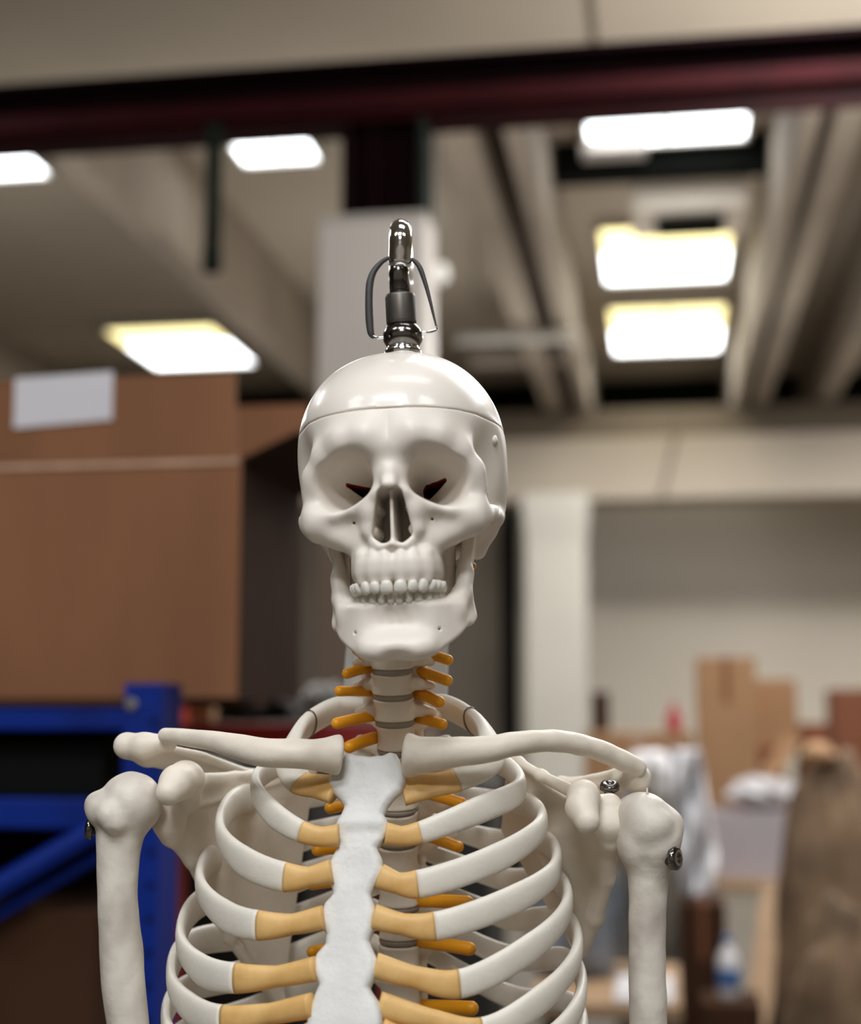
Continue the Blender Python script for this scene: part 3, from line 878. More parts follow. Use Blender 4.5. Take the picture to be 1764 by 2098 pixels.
# ------------------------------------------------------------------ SCAPULAE
def tri_dist(q, A, B, Cc):
    """unsigned distance to a triangle (mm)"""
    A, B, Cc = map(np.asarray, (A, B, Cc))
    n = np.cross(B - A, Cc - A); n = n / np.linalg.norm(n)
    px, py, pz = q.x - A[0], q.y - A[1], q.z - A[2]
    dist = px * n[0] + py * n[1] + pz * n[2]
    u = (B - A) / np.linalg.norm(B - A); w = np.cross(n, u)
    U = px * u[0] + py * u[1] + pz * u[2]; Wq = px * w[0] + py * w[1] + pz * w[2]
    poly = [(0, 0), ((B - A).dot(u), 0), ((Cc - A).dot(u), (Cc - A).dot(w))]
    d2 = s_poly(U, Wq, poly)
    return dist, d2
def scapula(blade, spine, acro, cora, glen, border, extra=(), seed=2):
    tris = [[Wm(*p) for p in t] for t in blade]
    def ch(c): return [tuple(np.append(Wm(*p[:3]), p[3])) for p in c]
    def sdf(q):
        d = None
        for t in tris:
            w, d2 = tri_dist(q, *t)
            e = s_extrude(d2 - 1.0, w, 1.9, 1.5)
            d = e if d is None else smin(d, e, 4)
        for c, k in ((spine, 5), (acro, 6), (border, 5), (glen, 7), (cora, 6)) + tuple((e, 5) for e in extra):
            d = smin(d, s_chain(q, ch(c), 5), k)
        return d + 0.18 * lump(q, 20, seed)
    A = np.array([p for t in tris for p in t] + [Wm(*p[:3]) for c in (spine, acro, cora, glen, border) + tuple(extra) for p in c])
    V, Q = sculpt(sdf, A.min(0) - 16, A.max(0) + 16, 1.1)
    Vw = V / 1000
    return fast_mesh('scapula', Vw, Q, [M['bone']], SK, loc=Vw.mean(0))
sc_l = scapula(
    blade=[[(345, 1668, 1.022), (640, 1580, 1.100), (575, 2060, 1.125)], [(345, 1668, 1.022), (420, 1590, 1.035), (640, 1580, 1.100)], [(300, 1520, 1.025), (350, 1575, 1.06), (560, 1600, 1.115)], [(300, 1520, 1.025), (420, 1545, 1.06), (560, 1600, 1.115)]],
    spine=[(300, 1535, 1.045, 5.5), (400, 1560, 1.075, 5.0), (520, 1590, 1.105, 4.0), (600, 1610, 1.12, 3.0)],
    acro=[(345, 1522, 1.018, 6.0), (295, 1529, 1.020, 8.6), (260, 1528, 1.026, 8.0), (300, 1546, 1.036, 7.5), (350, 1562, 1.055, 6.0)],
    cora=[(385, 1640, 1.020, 9.0), (380, 1598, 1.004, 12.0), (362, 1604, .990, 11.0), (346, 1624, .980, 8.5)],
    glen=[(350, 1650, 1.022, 9.0), (347, 1688, 1.020, 10.5), (352, 1712, 1.024, 7.0)],
    border=[(352, 1712, 1.026, 6.0), (392, 1762, 1.045, 4.6), (418, 1815, 1.062, 4.2), (470, 1920, 1.09, 4.0), (572, 2055, 1.124, 5.0)],
    extra=[[(420, 1600, 1.036, 4.0), (480, 1592, 1.055, 2.8), (560, 1582, 1.08, 2.6), (640, 1578, 1.10, 2.6)]])
sc_r = scapula(
    blade=[[(1252, 1690, .985), (1042, 1560, 1.030), (1185, 1955, 1.060)], [(1042, 1560, 1.030), (1030, 1700, 1.075), (1185, 1955, 1.060)], [(1252, 1690, .985), (1185, 1955, 1.060), (1225, 1880, 1.03)], [(1160, 1602, 1.045), (1275, 1574, 1.01), (1318, 1612, 1.008)], [(1160, 1602, 1.045), (1318, 1612, 1.008), (1240, 1622, 1.035)]],
    spine=[(1315, 1588, 1.010, 5.0), (1240, 1600, 1.035, 5.0), (1150, 1606, 1.060, 4.5), (1060, 1640, 1.085, 3.0)],
    acro=[(1300, 1578, 1.000, 7.0), (1306, 1598, 1.005, 7.5), (1272, 1598, 1.012, 6.5)],
    cora=[(1212, 1650, .985, 8.0), (1195, 1632, .972, 9.8), (1192, 1655, .960, 9.6), (1203, 1682, .952, 8.2)],
    glen=[(1250, 1650, .985, 8.0), (1248, 1690, .983, 10.0), (1252, 1722, .986, 7.0)],
    border=[(1252, 1722, .99, 6.0), (1243, 1800, 1.012, 5.0), (1222, 1880, 1.035, 4.6), (1192, 1948, 1.058, 4.6)],
    extra=[[(1165, 1618, .985, 4.5), (1110, 1590, 1.005, 3.6), (1062, 1562, 1.025, 3.4), (1042, 1556, 1.035, 3.0)]], seed=9)

# ------------------------------------------------------------------ HUMERI
hum_l = long_bone('humerus', [(250, 1665, 1.000), (246, 1705, 1.000), (242, 1750, 1.000), (241, 1800, 1.000), (242, 1860, 1.000), (248, 1943, 1.001), (253, 2020, 1.002), (264, 2110, 1.004), (272, 2210, 1.005)],
    [17, 16.0, 14.4, 13.6, 13.2, 14.2, 14.2, 13.6, 13.5], None, M['humerus'], 41, 0.20,
    knobs=[(269, 1646, 1.000, 21.0), (208, 1662, .992, 10.0), (197, 1645, .994, 7.0), (222, 1668, .982, 7.5), (236, 1688, .982, 6.5)],
    cuts=[((196, 1606, .975), (238, 1646, .974), 3.0, 2.4, 4), ((240, 1650, .973), (280, 1712, .976), 2.0, 3.5, 4), ((226, 1715, .974), (234, 1790, .978), 2.6, 1.6, 5)])
hum_r = long_bone('humerus', [(1320, 1690, .985), (1328, 1740, .984), (1328, 1790, .984), (1327, 1850, .984), (1326, 1930, .985), (1327, 2010, .986), (1328, 2120, .988), (1328, 2210, .989)],
    [18, 18.5, 13.8, 12.4, 12.1, 12.1, 12.3, 12.5], None, M['humerus'], 51, 0.28,
    knobs=[(1310, 1684, .988, 19.0), (1322, 1672, .975, 15.0), (1364, 1690, .982, 11.5), (1350, 1704, .977, 14.5), (1340, 1728, .978, 15.5), (1312, 1724, .980, 15.0), (1332, 1692, .968, 11.0), (1352, 1690, .966, 6.5)],
    cuts=[((1302, 1740, .956), (1316, 1775, .962), 4.5, 3.0, 6), ((1346, 1680, .950), (1352, 1694, .950), 3.5, 3.0, 4)])
sp0 = Wm(1326, 1626, .972)
v, f = lathe_vf([(0.0012, -0.002), (0.0008, 0.001), (0.0002, 0.004)], sp0 / 1000, (0, 0, 1), 8)
link_mesh('casting_nib', v, f, M['humerus'], hum_r, True, loc=tuple(sp0 / 1000))
def screw(host, px, py, D, r, axis):
    c = W(px, py, D)
    v, f = lathe_vf([(r * .55, -0.012), (r * .55, -0.002), (r, -0.0018), (r * 1.02, 0.0006), (r * .9, 0.0022), (r * .45, 0.0030), (r * .3, 0.0018)], c, axis, 24)
    link_mesh('screw', v, f, M['dark_chrome'], host, True, loc=tuple(c))['label'] = 'shiny metal screw head'
screw(hum_l, 184, 1697, 1.000, 0.0075, (-0.97, -0.10, 0.1))
screw(hum_r, 1383, 1759, .966, 0.0076, (0.80, -0.58, 0.05))
screw(sc_r, 1249, 1611, .998, 0.0065, (0.0, -0.4, 0.9))

# ------------------------------------------------------------------ eyebolt on the skull
top = W(826, 722, 0.972)
bolt_z = Vector((-0.02, 0.0, 1.0)).normalized()
v, f = lathe_vf([(0.0122, -0.004), (0.0125, 0.001), (0.0118, 0.002), (0.0105, 0.004), (0.0105, 0.007)], top, bolt_z, 32)
link_mesh('skull_bolt', v, f, M['chrome'], SK, True, loc=tuple(top))['label'] = 'chrome collar on top of the skull'
# ------------------------------------------------------------------ STAND
D_P = 1.145
base = W(824, 1400, D_P)
ST = empty('skeleton_stand', (base.x, D_P, 0))
tag(ST, 'chrome hanging stand holding the skeleton by a hook above its skull', 'stand')
def zf(h): return top + bolt_z * h
# ball
v, f = lathe_vf([(0.0085, 0.0015), (0.0112, 0.0030), (0.0132, 0.0065), (0.0138, 0.0095), (0.0132, 0.0130), (0.0110, 0.0165), (0.0075, 0.0188), (0.004, 0.0195)], zf(0.0012), bolt_z, 40)
link_mesh('ball_joint', v, f, M['dark_chrome'], ST, True, loc=tuple(zf(0.01)))['label'] = 'mirror finish ball above the skull'
# knurled collar with fine vertical ridges
nk = 96; v = []; f = []
prof = [(0.0060, 0.0185), (0.0088, 0.0188), (0.0098, 0.0200), (0.0100, 0.0215), (0.0100, 0.0385), (0.0096, 0.0400), (0.0070, 0.0404)]
kx, ky, kz = frame_from((-0.055, -0.02, 1))
kc = top
for j, (r, h) in enumerate(prof):
    for k in range(nk):
        a = 2 * PI * k / nk; rr = r * (1 + (0.035 if (k % 2 and 2 <= j <= 5) else 0))
        v.append(kc + kz * h + kx * rr * math.cos(a) + ky * rr * math.sin(a))
for j in range(len(prof) - 1):
    for k in range(nk):
        f.append((j * nk + k, j * nk + (k + 1) % nk, (j + 1) * nk + (k + 1) % nk, (j + 1) * nk + k))
f.append(tuple(range(nk))[::-1]); f.append(tuple((len(prof) - 1) * nk + k for k in range(nk)))
link_mesh('knurled_collar', v, f, M['knurl'], ST, True, loc=tuple(kc + kz * .03))
# rod and hanging tube, then the goose neck and the upright behind
p0 = kc + kz * 0.039
v, f = tube_vf([p0, W(817, 560, .972), W(819, 536, .972)], [0.0070, 0.0068, 0.0072], 28)
link_mesh('hook_rod', v, f, M['dark_chrome'], ST, True, loc=tuple(p0))
neck = [W(819, 550, .970), W(820, 530, .970), W(821, 505, .970), W(821, 488, .971), W(821, 476, .977), W(821, 472, .990), W(822, 478, 1.02), W(823, 500, 1.07), W(824, 535, 1.115), W(824, 575, 1.138), W(824, 640, 1.145)]
pts = catmull(neck, 6)
lo = Vector((pts[-1][0], pts[-1][1], 0.03))
pts = np.vstack([pts, [(lo.x, lo.y, 1.5), (lo.x, lo.y, 1.0), (lo.x, lo.y, 0.5), tuple(lo)]])
rad = [0.0045, 0.0065, 0.0076] + [0.0080] * (len(pts) - 3)
v, f = tube_vf(pts, rad, 28)
link_mesh('hook_tube', v, f, M['chrome'], ST, True, loc=(lo.x, lo.y, 1.0))['label'] = 'bright chrome tube bent over backwards'
# wire bail
def wire_unused(name, pix, r, m):
    P = catmull([W(*p) for p in pix], 8)
    v, f = tube_vf(P, r, 10)
    return link_mesh(name, v, f, m, ST, True, loc=tuple(P[len(P) // 2]))
def wire2(name, pix, rr, m):
    P = catmull([W(*p) for p in pix], 8)
    r = np.interp(np.linspace(0, 1, len(P)), np.linspace(0, 1, len(rr)), rr)
    v, f = tube_vf(P, r, 12)
    return link_mesh(name, v, f, m, ST, True, loc=tuple(P[len(P) // 2]))
wire2('coated_wire', [(797, 528, .970), (782, 537, .968), (766, 556, .966), (758, 580, .965), (756, 615, .964), (757, 655, .964), (760, 682, .964), (767, 692, .965)], [0.0013, 0.0016, 0.0022, 0.0027, 0.0027, 0.0028, 0.0024, 0.0014], M['strap'])
wire2('coated_wire', [(841, 530, .970), (853, 538, .968), (862, 552, .967), (873, 585, .966), (882, 620, .965), (889, 650, .965), (894, 670, .965)], [0.0013, 0.0017, 0.0019, 0.0015, 0.0011, 0.0008, 0.0006], M['strap'])
wire2('chrome_wire', [(763, 686, .964), (768, 690, .963), (776, 692, .962), (786, 691, .962)], [0.0007, 0.0009, 0.0011, 0.0013], M['chrome'])
wire2('chrome_wire', [(895, 668, .965), (893, 675, .964), (885, 678, .963), (874, 681, .962), (864, 682, .962)], [0.0007, 0.0009, 0.0011, 0.0013, 0.0013], M['chrome'])
# round foot with five spokes' worth of weight
v, f = lathe_vf([(0.02, 0.05), (0.05, 0.045), (0.20, 0.028), (0.21, 0.02), (0.21, 0.0)], (lo.x, lo.y, 0), (0, 0, 1), 40)
link_mesh('foot', v, f, M['dark_chrome'], ST, True, loc=(lo.x, lo.y, 0))
# ------------------------------------------------------------------ THE WAREHOUSE
BYAW = math.atan(468 / 3000.0)
D1 = Vector((math.sin(BYAW), math.cos(BYAW), 0)); R1 = Vector((math.cos(BYAW), -math.sin(BYAW), 0))
def Bp(u, v, z): return R1 * u + D1 * v + Vector((0, 0, z))
CEIL = 5.2
def bbox_obj(name, u0, u1, v0, v1, z0, z1, m, parent=None, bev=0.0, kind=None):
    """box aligned with the building"""
    c = Bp((u0 + u1) / 2, (v0 + v1) / 2, (z0 + z1) / 2)
    v, f = box_vf((0, 0, 0), ((u1 - u0) / 2, (v1 - v0) / 2, (z1 - z0) / 2), -BYAW, bev)
    o = link_mesh(name, [Vector(p) + c for p in v], f, m, parent, False, loc=tuple(c))
    if kind: o['kind'] = kind
    return o
def uv_of(px, py, D):
    p = W(px, py, D)
    return p.dot(R1), p.dot(D1), p.z

M['ceil'] = mat('ceiling_panel', lin(188, 176, 158), 0.85, var=0.12, scale=0.7, bump=0.1, bscale=8)
M['rib_c'] = mat('concrete_rib', lin(165, 152, 136), 0.8, var=0.25, scale=1.2, bump=0.15, bscale=12)
M['wall'] = mat('painted_wall', lin(226, 216, 200), 0.75, var=0.08, scale=0.6, bump=0.05)
M['header'] = mat('header_panel', lin(178, 167, 152), 0.7, var=0.08, scale=0.8)
M['beam_dk'] = mat('dull_beam', lin(120, 108, 92), 0.7, var=0.2, scale=1.0)
M['column'] = mat('white_column', lin(186, 182, 172), 0.6, var=0.07, scale=1.5)
M['floor'] = mat('concrete_floor', lin(105, 98, 88), 0.55, var=0.25, scale=1.5)
M['greywall'] = mat('grey_partition', lin(92, 84, 74), 0.8, var=0.2, scale=1.5)
M['black'] = mat('dark_opening', (0.005, 0.006, 0.005), 0.9, spec=0.1)
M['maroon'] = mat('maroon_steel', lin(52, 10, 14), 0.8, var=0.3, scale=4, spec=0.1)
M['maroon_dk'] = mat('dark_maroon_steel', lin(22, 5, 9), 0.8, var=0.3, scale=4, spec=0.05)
M['greypanel'] = mat('grey_sheet_metal', lin(200, 192, 184), 0.5, var=0.06, scale=2)
M['green_dk'] = mat('dark_green_steel', lin(22, 30, 24), 0.7, var=0.2, spec=0.1)
M['light_w'] = mat('luminous_panel', (0.9, 0.9, 0.9), 0.5, emit=(0.93, 0.97, 1.0), estr=7.0)
M['light_y'] = mat('luminous_yellow_panel', (0.9, 0.8, 0.4), 0.5, emit=(1.0, 0.86, 0.42), estr=2.6)
M['lframe'] = mat('light_frame', lin(190, 185, 175), 0.5, var=0.05)
M['card'] = mat('corrugated_cardboard', lin(138, 92, 60), 0.8, col2=lin(126, 83, 53), scale=2.0, bump=0.12, bscale=30, stretch=(3, 3, 0.8))
M['card2'] = mat('pale_cardboard', lin(178, 138, 100), 0.75, var=0.12, scale=3)
M['card3'] = mat('reddish_cardboard', lin(138, 84, 56), 0.75, var=0.15, scale=3)
M['card_shade'] = mat('shaded_cardboard', lin(54, 36, 26), 0.9, spec=0.1, var=0.15, scale=4)  # carton brown with shade put into the colour
M['card_dk'] = mat('dark_cardboard', lin(70, 46, 30), 0.85, spec=0.15, var=0.25, scale=4)
M['paper'] = mat('white_paper', lin(215, 212, 218), 0.6, var=0.03)
M['tape'] = mat('clear_tape', lin(205, 168, 142), 0.22, var=0.2, scale=14)
M['blue'] = mat('blue_painted_steel', lin(8, 42, 134), 0.5, var=0.3, scale=6, spec=0.2)
M['orange'] = mat('red_orange_steel', lin(190, 62, 38), 0.45, var=0.2, scale=6)
M['red'] = mat('red_painted_steel', lin(150, 34, 30), 0.45, var=0.25, scale=6)
M['dark'] = mat('dark_grey_plastic', lin(44, 42, 38), 0.6, var=0.3, scale=6)
M['greytarp'] = mat('grey_plastic_film', lin(120, 116, 108), 0.35, var=0.5, scale=9)
M['bluegrey'] = mat('blue_grey_plastic', lin(128, 134, 142), 0.3, var=0.45, scale=9)
M['film'] = mat('white_plastic_film', lin(236, 235, 238), 0.3, var=0.2, scale=8)
M['foam'] = mat('pale_lilac_carton', lin(186, 178, 184), 0.6, var=0.06, scale=4)
M['kraft'] = mat('kraft_paper', lin(142, 116, 90), 0.8, col2=lin(92, 74, 56), scale=5.5, bump=0.8, bscale=10)
M['wood'] = mat('pale_wood', lin(178, 146, 112), 0.6, var=0.2, scale=3, stretch=(1, 1, 6))
M['pinkred'] = mat('red_plastic', lin(196, 52, 66), 0.4)
M['bluebottle'] = mat('blue_label', lin(72, 112, 170), 0.4)
M['steel'] = mat('galvanised_steel', lin(150, 148, 142), 0.4, metal=0.6, var=0.1)
M['heater'] = mat('pale_heater_casing', lin(225, 214, 198), 0.5, var=0.06)

# ---- shell
bbox_obj('floor', -9, 8, -6, 18, -0.1, 0.0, M['floor'], kind='structure')
bbox_obj('ceiling', -9, 8, -6, 18, CEIL, CEIL + 0.15, M['ceil'], kind='structure')
bbox_obj('wall_far', -9, 8, 16.4, 16.6, 0, CEIL, M['wall'], kind='structure')
bbox_obj('wall_left', -9.2, -9, -6, 18, 0, CEIL, M['greywall'], kind='structure')
bbox_obj('wall_right', 8, 8.2, -6, 18, 0, CEIL, M['wall'], kind='structure')
# ceiling ribs
k = 1
for (u0, u1) in ((-6.6, -6.35), (-3.20, -3.02), (-1.07, -0.89), (-0.74, -0.634), (0.76, 0.86), (0.93, 1.08), (1.55, 1.72), (2.9, 3.1), (5.2, 5.4)):
    bbox_obj('trim_%d' % k, u0, u1, 6.6, 16.2, CEIL - 0.72, CEIL, M['rib_c'], kind='structure'); k += 1
# lower soffit over the front aisle with its panel joint
bbox_obj('trim_%d' % k, -9, 8, -6, 6.6, CEIL - 0.72, CEIL - 0.62, M['ceil'], kind='structure'); k += 1
bbox_obj('trim_%d' % k, -0.25, -0.215, -6, 6.6, CEIL - 0.728, CEIL - 0.72, M['beam_dk'], kind='structure'); k += 1
# dark truss gap and the header over the bay
bbox_obj('trim_%d' % k, -9, 8, 14.2, 14.5, 4.15, 4.47, M['beam_dk'], kind='structure'); k += 1
bbox_obj('trim_%d' % k, -9, 8, 14.0, 14.5, 3.55, 4.15, M['header'], kind='structure'); k += 1
for du in (-4.6, -1.75, 0.12, 3.2):
    c = Bp(du, 13.99, 3.85)
    v, f = box_vf(c, (0.02, 0.012, 0.34), -BYAW, 0, 0, math.radians(14))
    o = link_mesh('trim_%d' % k, v, f, M['beam_dk'], None, False, loc=tuple(c)); o['kind'] = 'structure'; k += 1
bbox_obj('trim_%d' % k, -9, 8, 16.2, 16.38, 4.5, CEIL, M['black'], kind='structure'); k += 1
# grey partition and dark doorway left of the column
bbox_obj('wall_back', -9, -1.52, 14.2, 14.4, 0, 3.55, M['greywall'], kind='structure')
dr = bbox_obj('door_1', -1.52, -1.36, 14.25, 14.35, 0, 3.5, M['black'], kind='structure')

def prism(name, u0, u1, v0, v1, zs, m, parent=None):
    """stack of rectangles: zs = list of (z, grow)"""
    vs, fs = [], []
    for (z, g) in zs:
        for (a, b) in ((u0 - g, v0 - g), (u1 + g, v0 - g), (u1 + g, v1 + g), (u0 - g, v1 + g)):
            vs.append(Bp(a, b, z))
    for i in range(len(zs) - 1):
        for j in range(4):
            fs.append((i * 4 + j, i * 4 + (j + 1) % 4, (i + 1) * 4 + (j + 1) % 4, (i + 1) * 4 + j))
    fs.append((3, 2, 1, 0)); n = (len(zs) - 1) * 4; fs.append((n, n + 1, n + 2, n + 3))
    return link_mesh(name, vs, fs, m, parent, False, loc=tuple(Bp((u0 + u1) / 2, (v0 + v1) / 2, zs[0][0])))
col = prism('column', -1.21, -0.66, 13.55, 13.98, [(0, 0), (3.0, 0), (3.1, 0.0), (3.4, 0.03), (3.55, 0.03)], M['column'])
tag(col, 'white concrete column with a flared head under the pale header', 'column')

# ---- red gantry over the skeleton: I-beam on a grey clad column
vb = 5.05
zb0, zb1 = 3.645, 3.885
bm_ = empty('gantry_beam', tuple(Bp(-0.5, vb, zb0)))
tag(bm_, 'long dark red steel beam crossing the top of the view', 'beam')
bbox_obj('bottom_flange', -5, 5, vb - 0.08, vb + 0.08, zb0, zb0 + 0.035, M['maroon'], bm_, 0.004)
bbox_obj('web', -5, 5, vb - 0.02, vb + 0.02, zb0 + 0.035, zb1 - 0.03, M['maroon_dk'], bm_)
bbox_obj('top_flange', -5, 5, vb - 0.08, vb + 0.08, zb1 - 0.03, zb1, M['maroon_dk'], bm_, 0.004)
bbox_obj('side_rail', -5, 5, vb - 0.10, vb - 0.08, zb0 + 0.03, zb0 + 0.10, M['maroon'], bm_, 0.004)
uL, vL, zL = uv_of(683, 425, 4.95); uR = uv_of(866, 425, 4.95)[0]
po = empty('gantry_post', tuple(Bp((uL + uR) / 2, vb, zL)))
tag(po, 'short dark maroon steel post between the red beam and grey column', 'post')
bbox_obj('web', uL + 0.02, uR - 0.02, vb - 0.01, vb + 0.03, zL, zb0, M['maroon_dk'], po)
bbox_obj('flange', uL, uL + 0.03, vb - 0.09, vb + 0.09, zL, zb0, M['maroon_dk'], po, 0.003)
bbox_obj('flange', uR - 0.03, uR, vb - 0.09, vb + 0.09, zL, zb0, M['green_dk'], po, 0.003)
bbox_obj('stiffener', uL + 0.10, uL + 0.13, vb - 0.06, vb - 0.01, zL, zb0, M['maroon_dk'], po)
uL2 = uv_of(640, 430, 4.95)[0]; uR2 = uv_of(868, 430, 4.95)[0]
gc = empty('clad_column', tuple(Bp((uL2 + uR2) / 2, vb, 0)))
tag(gc, 'light grey clad column standing behind the skull and hook', 'column')
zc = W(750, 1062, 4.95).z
bbox_obj('cladding', uL2, uR2, vb - 0.12, vb + 0.12, zc, zL - 0.0, M['greypanel'], gc, 0.006)
bbox_obj('lower_part', uL2 + .004, uR2 - .004, vb - 0.115, vb + 0.115, 0, zc, mat('darker_brown_grey', lin(112, 94, 80), 0.7, var=0.1, scale=2), gc, 0.006)['label'] = 'brown grey lower part'  # lower part of the column in a darker brown grey
bbox_obj('cap_plate', uL2 - 0.004, uR2 + 0.004, vb - 0.125, vb + 0.125, zL - 0.012, zL, M['lframe'], gc)

# ---- ceiling lights
def light_box(px0, py0, px1, py1, h, label, yellow=0.0, split=True, group='ceiling lights'):
    """a glowing panel in the ceiling seen between two pixels, h above the camera"""
    z = CAM_Z + h
    def at(px, py):
        d = W(px, py, 1.0) - Vector((0, 0, CAM_Z)); t = h / d.z
        p = Vector((0, 0, CAM_Z)) + d * t
        return p.dot(R1), p.dot(D1)
    pm = (px0 + px1) / 2
    v1 = at(pm, py1)[1]; v0 = at(pm, py0)[1]                  # top of picture is nearer
    ua, ub = at(px0, (py0 + py1) / 2)[0], at(px1, (py0 + py1) / 2)[0]
    root = empty('ceiling_light', tuple(Bp((ua + ub) / 2, (v0 + v1) / 2, z)))
    tag(root, label, 'ceiling light', group)
    g = 0.03
    f = MB()
    for (a, b, c, d) in ((ua - g, ua, v0 - g, v1 + g), (ub, ub + g, v0 - g, v1 + g), (ua, ub, v0 - g, v0), (ua, ub, v1, v1 + g)):
        f.add(*[(lambda V, F: ([Vector(p) + Bp((a + b) / 2, (c + d) / 2, z + 0.03) for p in V], F))(*box_vf((0, 0, 0), ((b - a) / 2, (d - c) / 2, 0.05), -BYAW))][0])
    f.obj('frame', M['lframe'], root, loc=tuple(Bp((ua + ub) / 2, (v0 + v1) / 2, z)))
    vy = v0 + (v1 - v0) * yellow
    halves = ((ua, (ua + ub) / 2 - 0.012), ((ua + ub) / 2 + 0.012, ub)) if split else ((ua, ub),)
    for (a, b) in halves:
        if yellow: bbox_obj('reflector', a, b, v0, vy, z, z + 0.012, M['light_y'], root)
        bbox_obj('diffuser', a, b, vy, v1, z, z + 0.012, M['light_w'], root)
    # housing up to the slab
    bbox_obj('housing', ua - g, ub + g, v0 - g, v1 + g, z + 0.03, CEIL, M['lframe'], root)
    return root
light_box(1203, 222, 1527, 288, 3.60, 'bright white twin panel light right under the red beam', 0)
light_box(1236, 462, 1492, 572, 3.60, 'wide ceiling light with yellow rear corners below the pale heater', 0.45, False)
light_box(1254, 626, 1478, 718, 3.60, 'ceiling light with a yellow upper half, farthest of the right row', 0.5)
light_box(262, 668, 482, 748, 3.60, 'ceiling light glowing orange and white above the cardboard box', 0.42, False)
light_box(480, 275, 640, 330, 3.60, 'small twin ceiling light left of the maroon post', 0)
light_box(-120, 308, 80, 362, 3.60, 'ceiling light cut by the left edge of the photo', 0, False)

# ---- unit heater hanging between the lights
def at_h(px, py, h):
    d = W(px, py, 1.0) - Vector((0, 0, CAM_Z)); p = Vector((0, 0, CAM_Z)) + d * (h / d.z)
    return p.dot(R1), p.dot(D1)
u0, v0 = uv_of(1292, 432, 9.2)[:2]; u1 = uv_of(1535, 432, 9.2)[0]
zt, zbm = W(1400, 352, 9.2).z, W(1400, 432, 9.2).z
ht = empty('unit_heater', tuple(Bp((u0 + u1) / 2, 9.5, zbm)))
tag(ht, 'pale box shaped heater hanging from the ceiling between the lights', 'heater')
bbox_obj('casing', u0, u1, 9.35, 9.9, zbm, zt, M['heater'], ht, 0.03)
bbox_obj('fan_guard', u0 + 0.16, u1 - 0.16, 9.42, 9.7, zbm - 0.07, zbm - 0.002, M['black'], ht, 0.02)
for uu in (u0 + 0.08, u1 - 0.08):
    bbox_obj('hanger', uu - 0.012, uu + 0.012, 9.6, 9.62, zt, CEIL, M['steel'], ht)
u0 = uv_of(1198, 360, 9.4)[0]; u1 = uv_of(1325, 360, 9.4)[0]
z0, z1 = W(1270, 372, 9.4).z, W(1270, 340, 9.4).z
ft = empty('dead_light_fitting', tuple(Bp((u0 + u1) / 2, 9.6, z0)))
tag(ft, 'slim grey unlit fitting hung beside the pale heater', 'light fitting')
bbox_obj('body', u0, u1, 8.92, 9.1, z0, z1, M['greypanel'], ft, 0.015)
bbox_obj('hanger', (u0 + u1) / 2 - 0.01, (u0 + u1) / 2 + 0.01, 9.0, 9.02, z1, CEIL, M['steel'], ft)
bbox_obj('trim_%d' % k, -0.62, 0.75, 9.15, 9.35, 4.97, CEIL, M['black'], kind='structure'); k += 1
# dark drain pipe at the left
pp = empty('hanging_duct', tuple(W(432, 420, 5.12)))
tag(pp, 'dark green vertical duct hanging under the red beam left of the post', 'duct')
a = W(434, 545, 5.12)
v, f = tube_vf([(a.x, a.y, a.z), (a.x, a.y, a.z + .2), (a.x, a.y, zb0)], 0.030, 20)
link_mesh('tube', v, f, M['green_dk'], pp, True, loc=tuple(a))
v, f = lathe_vf([(0.034, -.02), (0.036, 0), (0.036, 0.05), (0.034, 0.06)], a, (0, 0, 1), 20)
link_mesh('end_cap', v, f, M['green_dk'], pp, True, loc=tuple(a))
# small bright disc lamp / sprinkler behind the hook
a = W(901, 566, 6.5)
sp = empty('hanging_lamp', tuple(a))
tag(sp, 'small round pale lamp hanging right of the chrome hook', 'lamp')
v, f = lathe_vf([(0.012, 0.06), (0.035, 0.05), (0.044, 0.02), (0.040, -0.015), (0.02, -0.035), (0.004, -0.04)], a, (0, 0, 1), 24)
link_mesh('globe', v, f, mat('pale_globe', (0.8, 0.8, 0.74), 0.3, emit=(1, 0.98, 0.9), estr=0.35), sp, True, loc=tuple(a))
v, f = tube_vf([(a.x, a.y, a.z + .05), (a.x, a.y, a.z + .3), (a.x, a.y, CEIL)], 0.006, 8)
link_mesh('rod', v, f, M['steel'], sp, True, loc=tuple(a))
# pipe bracket frame right of the skull top: pale pipes
def pipe(pts, r, m, label):
    P = [W(*p) for p in pts]
    root = empty('hanging_pipe', tuple(P[1])); tag(root, label, 'pipe')
    v, f = tube_vf(P, r, 12); link_mesh('tube', v, f, m, root, True, loc=tuple(P[1]))
    for q in (P[0].lerp(P[1], .3), P[2].lerp(P[1], .3)):
        v, f = tube_vf([(q.x, q.y, q.z), (q.x, q.y, q.z + .4), (q.x, q.y, CEIL)], 0.008, 6)
        link_mesh('hanger', v, f, M['steel'], root, True, loc=tuple(q))
pipe([(935, 693, 11), (1060, 690, 11), (1190, 688, 11)], 0.05, M['lframe'], 'thin pale horizontal pipe right of the skull top')
pipe([(960, 738, 12.5), (1080, 735, 12.5), (1200, 730, 12.5)], 0.07, M['rib_c'], 'thicker grey horizontal pipe under the thin pale one')

